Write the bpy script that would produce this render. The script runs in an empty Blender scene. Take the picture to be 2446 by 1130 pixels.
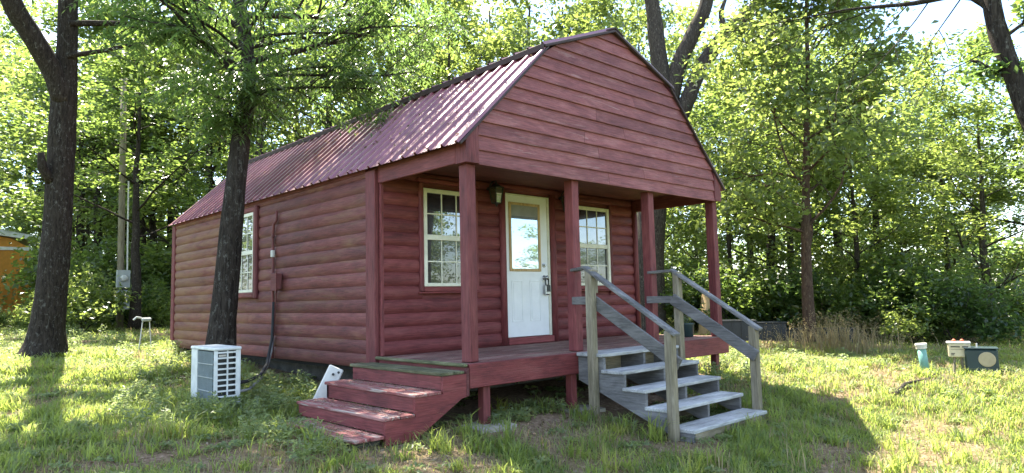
import bpy, bmesh, math, random
import numpy as np
from mathutils import Vector, Matrix, noise as mnoise

# ------------------------------------------------------------------ camera, light, exposure
scene = bpy.context.scene
COL = scene.collection
cam_data = bpy.data.cameras.new('camera')
cam = bpy.data.objects.new('camera', cam_data); COL.objects.link(cam)
cam_data.sensor_width = 36.0
cam_data.lens = 1625.7 / 2446.0 * 36.0
cam_data.clip_start = 0.05; cam_data.clip_end = 900.0
CR = Vector((0.72633307, -0.68694908, -0.02326464))
CU = Vector((-0.04560742, -0.08193955, 0.99559323))
CF = Vector((0.68582814, 0.72207124, 0.09084538))
CP = Vector((-4.2431, -5.1338, 0.6157))
cam.matrix_world = Matrix(((CR.x, CU.x, -CF.x, CP.x), (CR.y, CU.y, -CF.y, CP.y), (CR.z, CU.z, -CF.z, CP.z), (0, 0, 0, 1)))
scene.camera = cam

SUN = Vector((0.12, 0.58, 1.0)).normalized()          # towards the sun
sun_el = math.asin(SUN.z); sun_az = math.atan2(SUN.x, SUN.y)
world = bpy.data.worlds.new('World'); scene.world = world
world.use_nodes = True
wt = world.node_tree; wt.nodes.clear()
sky = wt.nodes.new('ShaderNodeTexSky'); sky.sky_type = 'NISHITA'; sky.sun_disc = False
sky.sun_elevation = sun_el; sky.sun_rotation = sun_az
sky.air_density = 1.0; sky.dust_density = .8; sky.ozone_density = 2.0
tcw = wt.nodes.new('ShaderNodeTexCoord'); mpw = wt.nodes.new('ShaderNodeMapping'); mpw.inputs['Scale'].default_value = (1.6, 1.6, 3.2)
nzw = wt.nodes.new('ShaderNodeTexNoise'); nzw.inputs['Scale'].default_value = 1.7; nzw.inputs['Detail'].default_value = 7; nzw.inputs['Roughness'].default_value = .6
rpw = wt.nodes.new('ShaderNodeValToRGB'); rpw.color_ramp.elements[0].position = .50; rpw.color_ramp.elements[1].position = .80
mxw = wt.nodes.new('ShaderNodeMix'); mxw.data_type = 'RGBA'
mxw.inputs[7].default_value = (9.5, 10.2, 11.2, 1)      # thin bright summer cloud
bgw = wt.nodes.new('ShaderNodeBackground'); bgw.inputs[1].default_value = 0.118
ow = wt.nodes.new('ShaderNodeOutputWorld')
L = wt.links.new
L(tcw.outputs['Generated'], mpw.inputs[0]); L(mpw.outputs[0], nzw.inputs['Vector']); L(nzw.outputs[0], rpw.inputs[0])
L(rpw.outputs[0], mxw.inputs[0]); L(sky.outputs[0], mxw.inputs[6]); L(mxw.outputs[2], bgw.inputs[0]); L(bgw.outputs[0], ow.inputs[0])
sd = bpy.data.lights.new('sun', 'SUN'); sun = bpy.data.objects.new('sun', sd); COL.objects.link(sun)
sd.energy = 5.0; sd.angle = math.radians(0.53); sd.color = (1.0, 0.93, 0.80)
sun.rotation_euler = (-SUN).to_track_quat('-Z', 'Y').to_euler()
scene.view_settings.view_transform = 'Standard'; scene.view_settings.look = 'None'
scene.view_settings.gamma = 1.0; scene.view_settings.use_curve_mapping = False
scene.view_settings.exposure = 2.3
scene.cycles.max_bounces = 8; scene.cycles.diffuse_bounces = 4; scene.cycles.glossy_bounces = 3
scene.cycles.transmission_bounces = 5; scene.cycles.use_denoising = True

rnd = random.Random(7)
rs = np.random.RandomState(11)
W, D, LEN, H1 = 4.88, 1.563, 8.69, 0.234              # cabin width, porch depth, length, fascia height

# ------------------------------------------------------------------ ground height
def sstep(a, b, x):
    t = np.clip((x - a) / (b - a), 0, 1); return t * t * (3 - 2 * t)
_lat = np.random.RandomState(5).rand(256, 256)
def vnoise(x, y, s=1.0):
    x = np.asarray(x, float) * s + 1000.3; y = np.asarray(y, float) * s + 1000.7
    xi = np.floor(x).astype(int); yi = np.floor(y).astype(int); fx = x - xi; fy = y - yi
    fx = fx * fx * (3 - 2 * fx); fy = fy * fy * (3 - 2 * fy)
    a = _lat[xi % 256, yi % 256]; b = _lat[(xi + 1) % 256, yi % 256]; c = _lat[xi % 256, (yi + 1) % 256]; d = _lat[(xi + 1) % 256, (yi + 1) % 256]
    return (a * (1 - fx) + b * fx) * (1 - fy) + (c * (1 - fx) + d * fx) * fy
def fbm(x, y, s=1.0):
    return (vnoise(x, y, s) + .5 * vnoise(x, y, s * 2.1) + .25 * vnoise(x, y, s * 4.3) + .12 * vnoise(x, y, s * 8.7)) / 1.87
def ground(x, y):
    x = np.asarray(x, float); y = np.asarray(y, float)
    l = np.where(y < 0, np.maximum(-.64 + .12 * y, -.95), np.where(y < 9, -.64 + .053 * y, -.163 + .028 * np.minimum(y - 9, 50)))
    r = -.55 + .02 * np.clip(y, -8, 40)
    w = sstep(2.5, 7, x)
    return l * (1 - w) + r * w + .07 * (fbm(x, y, .8) - .5) + .03 * (vnoise(x, y, 4.0) - .5)
def gz(x, y): return float(ground(x, y))

# ------------------------------------------------------------------ materials
def newmat(name):
    m = bpy.data.materials.new(name); m.use_nodes = True
    nt = m.node_tree; b = nt.nodes['Principled BSDF']
    return m, nt, b
def nd(nt, t, **kw):
    n = nt.nodes.new(t)
    for k, v in kw.items():
        if k in n.inputs: n.inputs[k].default_value = v
        else: setattr(n, k, v)
    return n
def ramp(nt, fac, stops):
    r = nt.nodes.new('ShaderNodeValToRGB'); e = r.color_ramp.elements
    while len(e) < len(stops): e.new(.5)
    for el, (p, c) in zip(e, stops): el.position = p; el.color = (*c, 1) if len(c) == 3 else c
    nt.links.new(fac, r.inputs[0]); return r.outputs[0]
def mixc(nt, fac, a, b, mode='MIX'):
    m = nt.nodes.new('ShaderNodeMix'); m.data_type = 'RGBA'; m.blend_type = mode
    for i, s in ((0, fac), (6, a), (7, b)):
        if hasattr(s, 'links'): nt.links.new(s, m.inputs[i])
        elif i == 0: m.inputs[0].default_value = s
        else: m.inputs[i].default_value = (*s, 1)
    return m.outputs[2]
def tex(nt, scale=(1, 1, 1), ns=1.0, detail=5, rough=.55, dist=0.0, coord='Object', ofs=None):
    tc = nt.nodes.new('ShaderNodeTexCoord'); mp = nt.nodes.new('ShaderNodeMapping'); mp.inputs['Scale'].default_value = scale
    nt.links.new(tc.outputs[coord], mp.inputs[0])
    if ofs is not None: nt.links.new(ofs, mp.inputs[1])
    n = nt.nodes.new('ShaderNodeTexNoise'); n.inputs['Scale'].default_value = ns; n.inputs['Detail'].default_value = detail
    n.inputs['Roughness'].default_value = rough; n.inputs['Distortion'].default_value = dist
    nt.links.new(mp.outputs[0], n.inputs['Vector']); return n.outputs[0]
def bump(nt, b, h, strength=.3, dist=.01):
    n = nt.nodes.new('ShaderNodeBump'); n.inputs['Strength'].default_value = strength; n.inputs['Distance'].default_value = dist
    nt.links.new(h, n.inputs['Height']); nt.links.new(n.outputs[0], b.inputs['Normal'])
def objrand(nt, lo, hi):
    oi = nt.nodes.new('ShaderNodeObjectInfo'); mr = nt.nodes.new('ShaderNodeMapRange')
    mr.inputs['To Min'].default_value = lo; mr.inputs['To Max'].default_value = hi
    nt.links.new(oi.outputs['Random'], mr.inputs['Value']); return mr.outputs[0]
def hsv(nt, col, val=None, hue=.5, sat=1.0):
    h = nt.nodes.new('ShaderNodeHueSaturation'); h.inputs['Hue'].default_value = hue; h.inputs['Saturation'].default_value = sat
    nt.links.new(col, h.inputs['Color'])
    if val is not None: nt.links.new(val, h.inputs['Value'])
    return h.outputs[0]

def painted_wood(name, base, dark, light, along='x', fade=None, rough=.62, var=(.82, 1.15), chip=0.0, chipcol=(.38, .33, .27)):
    m, nt, b = newmat(name)
    st = {'x': (1.5, 26, 26), 'y': (26, 1.5, 26), 'z': (26, 26, 1.5)}[along]
    oi = nt.nodes.new('ShaderNodeObjectInfo'); vm = nt.nodes.new('ShaderNodeVectorMath'); vm.operation = 'MULTIPLY'; vm.inputs[1].default_value = (37, 91, 53)
    nt.links.new(oi.outputs['Random'], vm.inputs[0]); ofs = vm.outputs[0]
    g = tex(nt, st, 3.0, 6, .6, .4, ofs=ofs)           # grain
    p = tex(nt, {'x': (1, 3, 3), 'y': (3, 1, 3), 'z': (3, 3, 1)}[along], 2.0, 7, .68, .3, ofs=ofs)            # weather blotches
    k = tex(nt, {'x': (2.2, 9, 9), 'y': (9, 2.2, 9), 'z': (9, 9, 2.2)}[along], 1.6, 2, .5, 1.4, ofs=ofs)
    col = ramp(nt, p, [(.3, dark), (.5, base), (.72, light)])
    col = mixc(nt, .55, col, ramp(nt, g, [(.32, (.30, .30, .30)), (.50, (.9, .9, .9)), (.66, (1.3, 1.3, 1.3))]), 'MULTIPLY')
    col = mixc(nt, ramp(nt, k, [(.70, (0, 0, 0)), (.80, (.55, .55, .55))]), col, tuple(c * .35 for c in base))   # knots and stains
    if fade:
        tc = nt.nodes.new('ShaderNodeTexCoord'); sx = nt.nodes.new('ShaderNodeSeparateXYZ'); nt.links.new(tc.outputs['Object'], sx.inputs[0])
        mr = nt.nodes.new('ShaderNodeMapRange'); mr.inputs['From Min'].default_value = fade[0]; mr.inputs['From Max'].default_value = fade[1]
        nt.links.new(sx.outputs[1], mr.inputs['Value'])
        n2 = tex(nt, (4, .9, 7), 1.3, 6, .65, .6)
        ad = nt.nodes.new('ShaderNodeMath'); ad.operation = 'MULTIPLY_ADD'; nt.links.new(mr.outputs[0], ad.inputs[0]); ad.inputs[1].default_value = .34; nt.links.new(n2, ad.inputs[2])
        col = mixc(nt, ramp(nt, ad.outputs[0], [(.5, (0, 0, 0)), (.78, (.9, .9, .9))]), col, fade[2])
    if chip > 0:
        c = tex(nt, st, .8, 8, .75, .8)
        col = mixc(nt, ramp(nt, c, [(.64 - .32 * chip, (0, 0, 0)), (.69 - .32 * chip, (.85, .85, .85))]), col, chipcol)
    col = hsv(nt, col, objrand(nt, *var))
    nt.links.new(col, b.inputs['Base Color']); b.inputs['Roughness'].default_value = rough
    b.inputs['Specular IOR Level'].default_value = .3
    bump(nt, b, g, .8, .006); return m

RED, REDD, REDL = (.175, .041, .041), (.108, .028, .029), (.235, .070, .064)
M = {}
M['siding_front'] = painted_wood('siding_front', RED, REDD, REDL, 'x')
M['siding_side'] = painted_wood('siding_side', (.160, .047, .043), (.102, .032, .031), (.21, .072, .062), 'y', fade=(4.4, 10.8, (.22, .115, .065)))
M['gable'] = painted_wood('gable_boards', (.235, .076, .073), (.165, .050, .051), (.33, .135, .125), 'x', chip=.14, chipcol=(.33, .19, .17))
M['red_x'] = painted_wood('red_paint_x', (.195, .043, .043), REDD, REDL, 'x')
M['red_y'] = painted_wood('red_paint_y', (.180, .045, .044), REDD, REDL, 'y')
M['red_z'] = painted_wood('red_paint_z', (.178, .044, .045), REDD, REDL, 'z')
M['deck'] = painted_wood('deck_boards', (.19, .075, .066), (.10, .06, .05), (.33, .20, .165), 'x', chip=.42, chipcol=(.27, .20, .15), rough=.8)
M['tread_red'] = painted_wood('red_tread', (.24, .075, .07), (.13, .055, .05), (.36, .19, .17), 'y', chip=.36, chipcol=(.36, .31, .26), rough=.8)
M['mossy'] = painted_wood('mossy_board', (.12, .115, .06), (.06, .06, .035), (.25, .22, .15), 'y', chip=.3, chipcol=(.20, .22, .10), rough=.9)
def bare_wood(name, base, dark, light, along):
    return painted_wood(name, base, dark, light, along, rough=.8, var=(.88, 1.1))
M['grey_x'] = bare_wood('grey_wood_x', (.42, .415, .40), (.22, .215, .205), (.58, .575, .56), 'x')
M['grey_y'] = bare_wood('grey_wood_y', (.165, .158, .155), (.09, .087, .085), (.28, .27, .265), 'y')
M['grey_board'] = bare_wood('grey_board_y', (.17, .16, .155), (.10, .095, .09), (.26, .25, .24), 'y')
M['tan_z'] = bare_wood('tan_post_wood', (.25, .21, .145), (.16, .14, .09), (.36, .32, .24), 'z')
M['tan_x'] = bare_wood('tan_board_wood', (.27, .22, .14), (.17, .14, .09), (.36, .31, .22), 'x')
M['skid'] = bare_wood('old_skid_wood', (.10, .09, .075), (.05, .05, .04), (.17, .16, .13), 'x')
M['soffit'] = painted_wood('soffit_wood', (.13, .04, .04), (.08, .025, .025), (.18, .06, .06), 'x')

def plain(name, col, rough=.5, metal=0.0, spec=.5, var=None, dirt=0.0):
    m, nt, b = newmat(name)
    n = tex(nt, (1, 1, 1), 6.0, 6, .65)
    c = ramp(nt, n, [(.3, tuple(x * (1 - .25 - dirt) for x in col)), (.65, col)])
    nt.links.new(c, b.inputs['Base Color']); b.inputs['Roughness'].default_value = rough; b.inputs['Metallic'].default_value = metal
    b.inputs['Specular IOR Level'].default_value = spec
    return m
M['white_vinyl'] = plain('white_vinyl', (.80, .77, .62), .45)
M['white_door'] = plain('white_door_paint', (.84, .84, .82), .5, dirt=-.17)
M['raw_wood'] = painted_wood('raw_wood_frame', (.50, .34, .16), (.38, .25, .11), (.60, .43, .23), 'z')
M['black_metal'] = plain('black_metal', (.02, .02, .022), .45)
M['steel'] = plain('brushed_steel', (.45, .45, .46), .35, 1.0)
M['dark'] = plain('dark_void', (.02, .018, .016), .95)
M['black_plastic'] = plain('black_plastic', (.022, .024, .026), .45)
M['green_box'] = plain('dark_green_plastic', (.018, .040, .042), .45)
M['tan_disc'] = plain('tan_lid', (.45, .36, .22), .7)
M['cream'] = plain('cream_plastic', (.66, .56, .36), .6)
M['pvc_green'] = plain('green_pvc', (.20, .42, .35), .5)
M['pvc_white'] = plain('white_pvc', (.66, .64, .58), .5)
M['ac_white'] = plain('ac_white_metal', (.72, .73, .70), .5, dirt=.08)
M['coil'] = plain('coil_fins', (.09, .15, .18), .55, .3)
M['grey_box'] = plain('grey_meter_box', (.42, .44, .42), .5)
M['orange'] = plain('orange_siding', (.62, .26, .035), .7)
M['white_trim'] = plain('white_trim', (.78, .78, .74), .6)
M['stone'] = plain('pale_concrete', (.40, .36, .29), .9, dirt=.1)
M['terracotta'] = plain('orange_cap', (.50, .12, .05), .6)
M['hose'] = plain('grey_hose', (.30, .30, .30), .6)
M['ink'] = plain('grey_ink', (.10, .09, .07), .8)
M['conduit'] = painted_wood('painted_conduit', (.17, .055, .05), (.1, .04, .04), (.25, .10, .08), 'z')
M['black_hose'] = plain('black_foam_hose', (.03, .03, .03), .9)

def roof_mat(name, tint):
    m, nt, b = newmat(name)
    n = tex(nt, (1.2, 1.2, 1.2), 2.0, 7, .65, .5); s = tex(nt, (1, 14, 1), 2.5, 5, .6)
    c = ramp(nt, n, [(.3, tuple(x * .75 for x in tint)), (.55, tint), (.75, tuple(min(1, x * 1.35 + .03) for x in tint))])
    c = mixc(nt, ramp(nt, s, [(.55, (0, 0, 0)), (.72, (.35, .35, .35))]), c, (.30, .20, .20))
    c = hsv(nt, c, objrand(nt, .92, 1.08))
    nt.links.new(c, b.inputs['Base Color']); b.inputs['Roughness'].default_value = .40; b.inputs['Metallic'].default_value = .05
    b.inputs['Coat Weight'].default_value = 1.0; b.inputs['Coat Roughness'].default_value = .30
    return m
M['roof'] = roof_mat('red_roof_metal', (.24, .070, .092))
M['roof_edge'] = plain('dark_roof_edge', (.05, .028, .028), .75)

def glass(name, refl=.55, base=(.012, .013, .016), tint=(.85, .9, .95)):
    m, nt, b = newmat(name)
    b.inputs['Base Color'].default_value = (*base, 1); b.inputs['Roughness'].default_value = .2
    gl = nt.nodes.new('ShaderNodeBsdfGlossy'); gl.inputs['Roughness'].default_value = .012; gl.inputs['Color'].default_value = (*tint, 1)
    n = tex(nt, (1, 1, 1), 3.0, 2, .5); bp = nt.nodes.new('ShaderNodeBump'); bp.inputs['Strength'].default_value = .02; bp.inputs['Distance'].default_value = .02
    nt.links.new(n, bp.inputs['Height']); nt.links.new(bp.outputs[0], gl.inputs['Normal'])
    mx = nt.nodes.new('ShaderNodeMixShader'); mx.inputs[0].default_value = refl
    nt.links.new(b.outputs[0], mx.inputs[1]); nt.links.new(gl.outputs[0], mx.inputs[2]); nt.links.new(mx.outputs[0], nt.nodes['Material Output'].inputs[0])
    return m
M['glass'] = glass('window_glass', .22)
M['glass_low'] = glass('screened_glass', .10)
M['glass_side'] = glass('side_window_glass', .25)
M['door_glass'] = glass('door_glass_over_blind', .5, base=(.30, .34, .38), tint=(.75, .88, 1.0))
M['lamp_glass'] = glass('lantern_glass', .14, base=(.07, .06, .04))
M['curtain'] = plain('curtain', (.30, .30, .29), .9)

def bark(name, a, b2, c3, scale=1.0):
    m, nt, b = newmat(name)
    n = tex(nt, (11 * scale, 11 * scale, 1.7 * scale), 3.0, 7, .7, 1.0)
    l = tex(nt, (5 * scale, 5 * scale, 2.5 * scale), 4.0, 8, .8, .3)
    c = ramp(nt, n, [(.35, a), (.62, b2)])
    c = mixc(nt, ramp(nt, l, [(.55, (0, 0, 0)), (.63, (.9, .9, .9))]), c, c3)
    nt.links.new(c, b.inputs['Base Color']); b.inputs['Roughness'].default_value = .95; b.inputs['Specular IOR Level'].default_value = .1
    bump(nt, b, n, 1.0, .03); return m
M['bark_dark'] = bark('dark_oak_bark', (.016, .012, .010), (.056, .045, .036), (.15, .14, .12))
M['bark_grey'] = bark('grey_oak_bark', (.030, .024, .020), (.095, .080, .064), (.20, .18, .15))
M['bark_tan'] = bark('reddish_tan_bark', (.045, .028, .020), (.115, .075, .052), (.19, .14, .10))

def leafmat(name, c1, c2, tr, gloss=.33):
    m, nt, b = newmat(name)
    at = nt.nodes.new('ShaderNodeAttribute'); at.attribute_name = 'tone'
    c = ramp(nt, at.outputs['Fac'], [(0, c1), (.85, c2), (1, (min(1, c2[0] * 1.6), c2[1] * 1.15, c2[2] * .9))])
    c = hsv(nt, c, objrand(nt, .85, 1.12))
    nt.links.new(c, b.inputs['Base Color']); b.inputs['Roughness'].default_value = gloss; b.inputs['Specular IOR Level'].default_value = .8
    t = nt.nodes.new('ShaderNodeBsdfTranslucent')
    tc = ramp(nt, at.outputs['Fac'], [(0, tuple(x * .7 for x in tr)), (1, tr)]); nt.links.new(tc, t.inputs[0])
    mx = nt.nodes.new('ShaderNodeMixShader'); mx.inputs[0].default_value = .5
    nt.links.new(b.outputs[0], mx.inputs[1]); nt.links.new(t.outputs[0], mx.inputs[2]); nt.links.new(mx.outputs[0], nt.nodes['Material Output'].inputs[0])
    return m
M['leaf'] = leafmat('oak_leaves', (.022, .050, .014), (.080, .118, .032), (.33, .46, .09))
M['leaf_yellow'] = leafmat('light_leaves', (.034, .066, .018), (.105, .142, .038), (.44, .55, .12))
M['leaf_deep'] = leafmat('dark_leaves', (.018, .045, .016), (.058, .100, .034), (.23, .37, .08))
M['grass'] = leafmat('lawn_grass', (.056, .100, .018), (.155, .190, .042), (.54, .66, .13), .55)
M['dry_grass'] = leafmat('dry_grass', (.26, .20, .10), (.42, .34, .18), (.45, .36, .18), .7)
M['weed'] = leafmat('weed_leaves', (.08, .125, .045), (.17, .21, .085), (.48, .58, .20), .45)

def ground_mat():
    m, nt, b = newmat('grassy_soil')
    a = tex(nt, (1, 1, 1), .55, 6, .6); f = tex(nt, (1, 1, 1), 22.0, 6, .7); g = tex(nt, (1, 1, 1), 3.0, 6, .65)
    soil = ramp(nt, f, [(.3, (.10, .065, .040)), (.55, (.24, .165, .11)), (.75, (.42, .33, .24))])
    turf = ramp(nt, f, [(.3, (.035, .06, .014)), (.7, (.12, .15, .04))])
    s = nt.nodes.new('ShaderNodeMath'); s.operation = 'MULTIPLY_ADD'; nt.links.new(a, s.inputs[0]); s.inputs[1].default_value = .6; nt.links.new(g, s.inputs[2])
    at = nt.nodes.new('ShaderNodeAttribute'); at.attribute_name = 'bare'
    c = mixc(nt, at.outputs['Fac'], turf, soil)
    nt.links.new(c, b.inputs['Base Color']); b.inputs['Roughness'].default_value = 1.0; b.inputs['Specular IOR Level'].default_value = .05
    bump(nt, b, f, .8, .02); return m
M['ground'] = ground_mat()

# ------------------------------------------------------------------ mesh helpers
FIXED = set()                                          # things whose parts are written in place coordinates
def link(name, me, mat, parent=None, smooth=False):
    if mat is not None: me.materials.append(mat)
    if smooth: me.polygons.foreach_set('use_smooth', [True] * len(me.polygons))
    o = bpy.data.objects.new(name, me); COL.objects.link(o)
    if parent is not None:
        o.parent = parent
        if parent.name in FIXED: o.matrix_parent_inverse = Matrix.Translation(-parent.location)
    return o
def mesh_of(verts, faces, name='mesh'):
    me = bpy.data.meshes.new(name); me.from_pydata([tuple(v) for v in verts], [], faces); me.update(); return me
class MB:
    def __init__(s): s.v = []; s.f = []
    def add(s, vs, fs):
        o = len(s.v); s.v += [tuple(v) for v in vs]; s.f += [tuple(i + o for i in f) for f in fs]; return s
    def box(s, x0, x1, y0, y1, z0, z1, c=.004):
        c = min(c, abs(x1 - x0) * .3, abs(y1 - y0) * .3, abs(z1 - z0) * .3)
        X = (x0, x1); Y = (y0, y1); Z = (z0, z1); vs = []; idx = {}
        for i in (0, 1):
            for j in (0, 1):
                for k in (0, 1):
                    sx, sy, sz = (c, -c)[i], (c, -c)[j], (c, -c)[k]
                    for a, p in enumerate(((X[i], Y[j] + sy, Z[k] + sz), (X[i] + sx, Y[j], Z[k] + sz), (X[i] + sx, Y[j] + sy, Z[k]))):
                        idx[(i, j, k, a)] = len(vs); vs.append(p)
        fs = []
        for i in (0, 1): fs.append([idx[(i, j, k, 0)] for j, k in ((0, 0), (0, 1), (1, 1), (1, 0))][::(1 if i == 0 else -1)])
        for j in (0, 1): fs.append([idx[(i, j, k, 1)] for i, k in ((0, 0), (1, 0), (1, 1), (0, 1))][::(1 if j == 0 else -1)])
        for k in (0, 1): fs.append([idx[(i, j, k, 2)] for i, j in ((0, 0), (0, 1), (1, 1), (1, 0))][::(1 if k == 0 else -1)])
        for i in (0, 1):
            for j in (0, 1):
                q = [idx[(i, j, 0, 0)], idx[(i, j, 0, 1)], idx[(i, j, 1, 1)], idx[(i, j, 1, 0)]]
                fs.append(q if (i + j) % 2 == 1 else q[::-1])
        for i in (0, 1):
            for k in (0, 1):
                q = [idx[(i, 0, k, 0)], idx[(i, 1, k, 0)], idx[(i, 1, k, 2)], idx[(i, 0, k, 2)]]
                fs.append(q if (i + k) % 2 == 1 else q[::-1])
        for j in (0, 1):
            for k in (0, 1):
                q = [idx[(0, j, k, 1)], idx[(0, j, k, 2)], idx[(1, j, k, 2)], idx[(1, j, k, 1)]]
                fs.append(q if (j + k) % 2 == 1 else q[::-1])
        for i in (0, 1):
            for j in (0, 1):
                for k in (0, 1):
                    q = [idx[(i, j, k, 0)], idx[(i, j, k, 1)], idx[(i, j, k, 2)]]
                    fs.append(q if (i + j + k) % 2 == 1 else q[::-1])
        return s.add(vs, fs)
    def prism(s, poly, ax, a, b):                      # polygon (2-D) extruded along an axis
        n = len(poly)
        def P(p, t): return {'x': (t, p[0], p[1]), 'y': (p[0], t, p[1]), 'z': (p[0], p[1], t)}[ax]
        vs = [P(p, a) for p in poly] + [P(p, b) for p in poly]
        fs = [tuple(range(n))[::-1], tuple(range(n, 2 * n))] + [(i, (i + 1) % n, (i + 1) % n + n, i + n) for i in range(n)]
        return s.add(vs, fs)
    def tube(s, pts, rad, n=10, cap=True, wob=0.0, seed=0.0):
        pts = [Vector(p) for p in pts]
        if not hasattr(rad, '__len__'): rad = [rad] * len(pts)
        vs = []; fs = []; u = None
        for i, p in enumerate(pts):
            t = (pts[min(i + 1, len(pts) - 1)] - pts[max(i - 1, 0)]).normalized()
            if u is None: u = t.orthogonal().normalized()
            u = (u - t * u.dot(t)).normalized(); w = t.cross(u)
            for k in range(n):
                a = 2 * math.pi * k / n; d = u * math.cos(a) + w * math.sin(a); r = rad[i]
                if wob:
                    q = p + d * r
                    r *= 1 + wob * (mnoise.noise(Vector((q.x * 5 + seed, q.y * 5, q.z * 1.2))) + .6 * mnoise.noise(Vector((q.x * 16 + seed, q.y * 16, q.z * 4))))
                vs.append(p + d * r)
        for i in range(len(pts) - 1):
            for k in range(n):
                a, b = i * n + k, i * n + (k + 1) % n; fs.append((a, b, b + n, a + n))
        if cap: fs += [tuple(range(n))[::-1], tuple(range((len(pts) - 1) * n, len(pts) * n))]
        return s.add(vs, fs)
    def obox(s, p0, p1, w, h, up=(0, 0, 1), c=.004):   # a board from p0 to p1, w wide, h high
        p0 = Vector(p0); p1 = Vector(p1); t = (p1 - p0); ln = t.length; t.normalize()
        side = t.cross(Vector(up)).normalized(); u = side.cross(t)
        b = MB().box(-w / 2, w / 2, 0, ln, -h / 2, h / 2, c)
        return s.add([p0 + side * v[0] + t * v[1] + u * v[2] for v in b.v], b.f)
    def mesh(s, name='mesh'): return mesh_of(s.v, s.f, name)
    def build(s, name, mat, parent=None, smooth=False):
        me = s.mesh(name)
        return link(name, me, mat, parent, smooth)
def tag(o, label=None, cat=None, group=None, kind=None):
    if label: o['label'] = label
    if cat: o['category'] = cat
    if group: o['group'] = group
    if kind: o['kind'] = kind
    return o
def thing(name, label, cat, loc=(0, 0, 0), group=None):
    o = bpy.data.objects.new(name, None); COL.objects.link(o); o.location = loc; o.empty_display_size = .2
    return tag(o, label, cat, group)
def fixed(name, label, cat, loc, group=None):
    o = thing(name, label, cat, loc, group); FIXED.add(o.name); return o

# ------------------------------------------------------------------ THE GROUND
def terrain():
    xs = np.unique(np.concatenate([np.linspace(-300, -16, 24), np.linspace(-16, -6, 26), np.linspace(-6, 9, 150), np.linspace(9, 26, 60), np.linspace(26, 300, 26)]))
    ys = np.unique(np.concatenate([np.linspace(-300, -14, 24), np.linspace(-14, -5, 26), np.linspace(-5, 10, 150), np.linspace(10, 30, 60), np.linspace(30, 320, 26)]))
    X, Y = np.meshgrid(xs, ys, indexing='ij'); Z = ground(X, Y)
    V = np.stack([X, Y, Z], -1).reshape(-1, 3); ny = len(ys); nx = len(xs)
    i = np.arange((nx - 1) * (ny - 1)); a = (i // (ny - 1)) * ny + i % (ny - 1)
    F = np.stack([a, a + ny, a + ny + 1, a + 1], -1)
    me = fast_mesh('ground', V, F); at = me.attributes.new('bare', 'FLOAT', 'POINT'); at.data.foreach_set('value', bare(V[:, 0], V[:, 1]).astype(np.float32))
    o = link('ground', me, M['ground'], smooth=True); tag(o, 'sunlit lawn with dirt patches around the cabin', kind='structure')
def fast_mesh(name, V, F, tone=None):
    me = bpy.data.meshes.new(name); k = F.shape[1]
    me.vertices.add(len(V)); me.vertices.foreach_set('co', np.ascontiguousarray(V, np.float32).ravel())
    me.loops.add(F.size); me.loops.foreach_set('vertex_index', np.ascontiguousarray(F, np.int32).ravel())
    me.polygons.add(len(F)); me.polygons.foreach_set('loop_start', np.arange(0, F.size, k, dtype=np.int32))
    try: me.polygons.foreach_set('loop_total', np.full(len(F), k, np.int32))
    except Exception: pass
    if tone is not None:
        a = me.attributes.new('tone', 'FLOAT', 'POINT'); a.data.foreach_set('value', np.ascontiguousarray(tone, np.float32))
    me.update(calc_edges=True); return me
def bare(x, y):
    """0 = turf, 1 = bare soil: worn track, patches, under the cabin"""
    n = fbm(x, y, .55) + .35 * (vnoise(x, y, 2.6) - .5)
    b = sstep(.60, .72, n) * .8
    tr = np.exp(-((y - (.9 - .25 * (x + 2.5)) + .5 * (vnoise(x, y, .9) - .5)) / .38) ** 2) * sstep(-1.0, -2.0, x)      # track at the left
    tr2 = np.exp(-((y + 1.9 - .12 * (x - 6)) / .30) ** 2) * sstep(4.5, 6.0, x) * .8
    und = sstep(-.25, .1, x) * sstep(5.2, 4.8, x) * sstep(-.7, -.25, y) * sstep(9.2, 8.7, y)
    pit = np.exp(-(((x - .9) / .75) ** 2 + ((y + .75) / .45) ** 2)) * .8
    return np.clip(np.maximum.reduce([b, tr * (.62 + .6 * vnoise(x, y, 2.0)), tr2, und, pit]), 0, 1)
terrain()

# ------------------------------------------------------------------ THE CABIN
cabin = fixed('cabin', 'dark red log-sided cabin with gambrel metal roof and front porch', 'cabin', (0, 0, 0))
ROW = .158
def log_profile(n=6, bulge=.030):
    return [(i / n, .006 + bulge * math.sin(math.pi * (i / n)) ** .62) for i in range(n + 1)]
def log_plank(x0, x1, z0, plane, axis, out, h=ROW, bulge=.030, seg=3):
    """half round log siding between x0 and x1 along `axis` ('x' or 'y'); `out` is the outward sign"""
    pr = log_profile(6, bulge); vs = []; fs = []; n = len(pr) + 1
    ss = [x0 + (x1 - x0) * i / seg for i in range(seg + 1)]
    sag = [rnd.uniform(-.0025, .0025) for _ in ss]
    for s_, g in zip(ss, sag):
        ring = [(0.0, 0.0)] + [(t, b + g) for t, b in pr]
        ring[0] = (0.0, -.004); ring.append((1.0, -.004))
        for t, b in ring:
            zz = z0 + t * h - .0006 + g * .6
            q = plane + out * b
            vs.append((s_, q, zz) if axis == 'x' else (q, s_, zz))
    n = len(pr) + 2
    for i in range(seg):
        for k in range(n - 1):
            a = i * n + k; fs.append((a, a + n, a + n + 1, a + 1))
    fs += [tuple(range(n)), tuple(range(seg * n, seg * n + n))[::-1]]
    return MB().add(vs, fs)
ZB, ZTOP = -.142, 2.175
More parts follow.
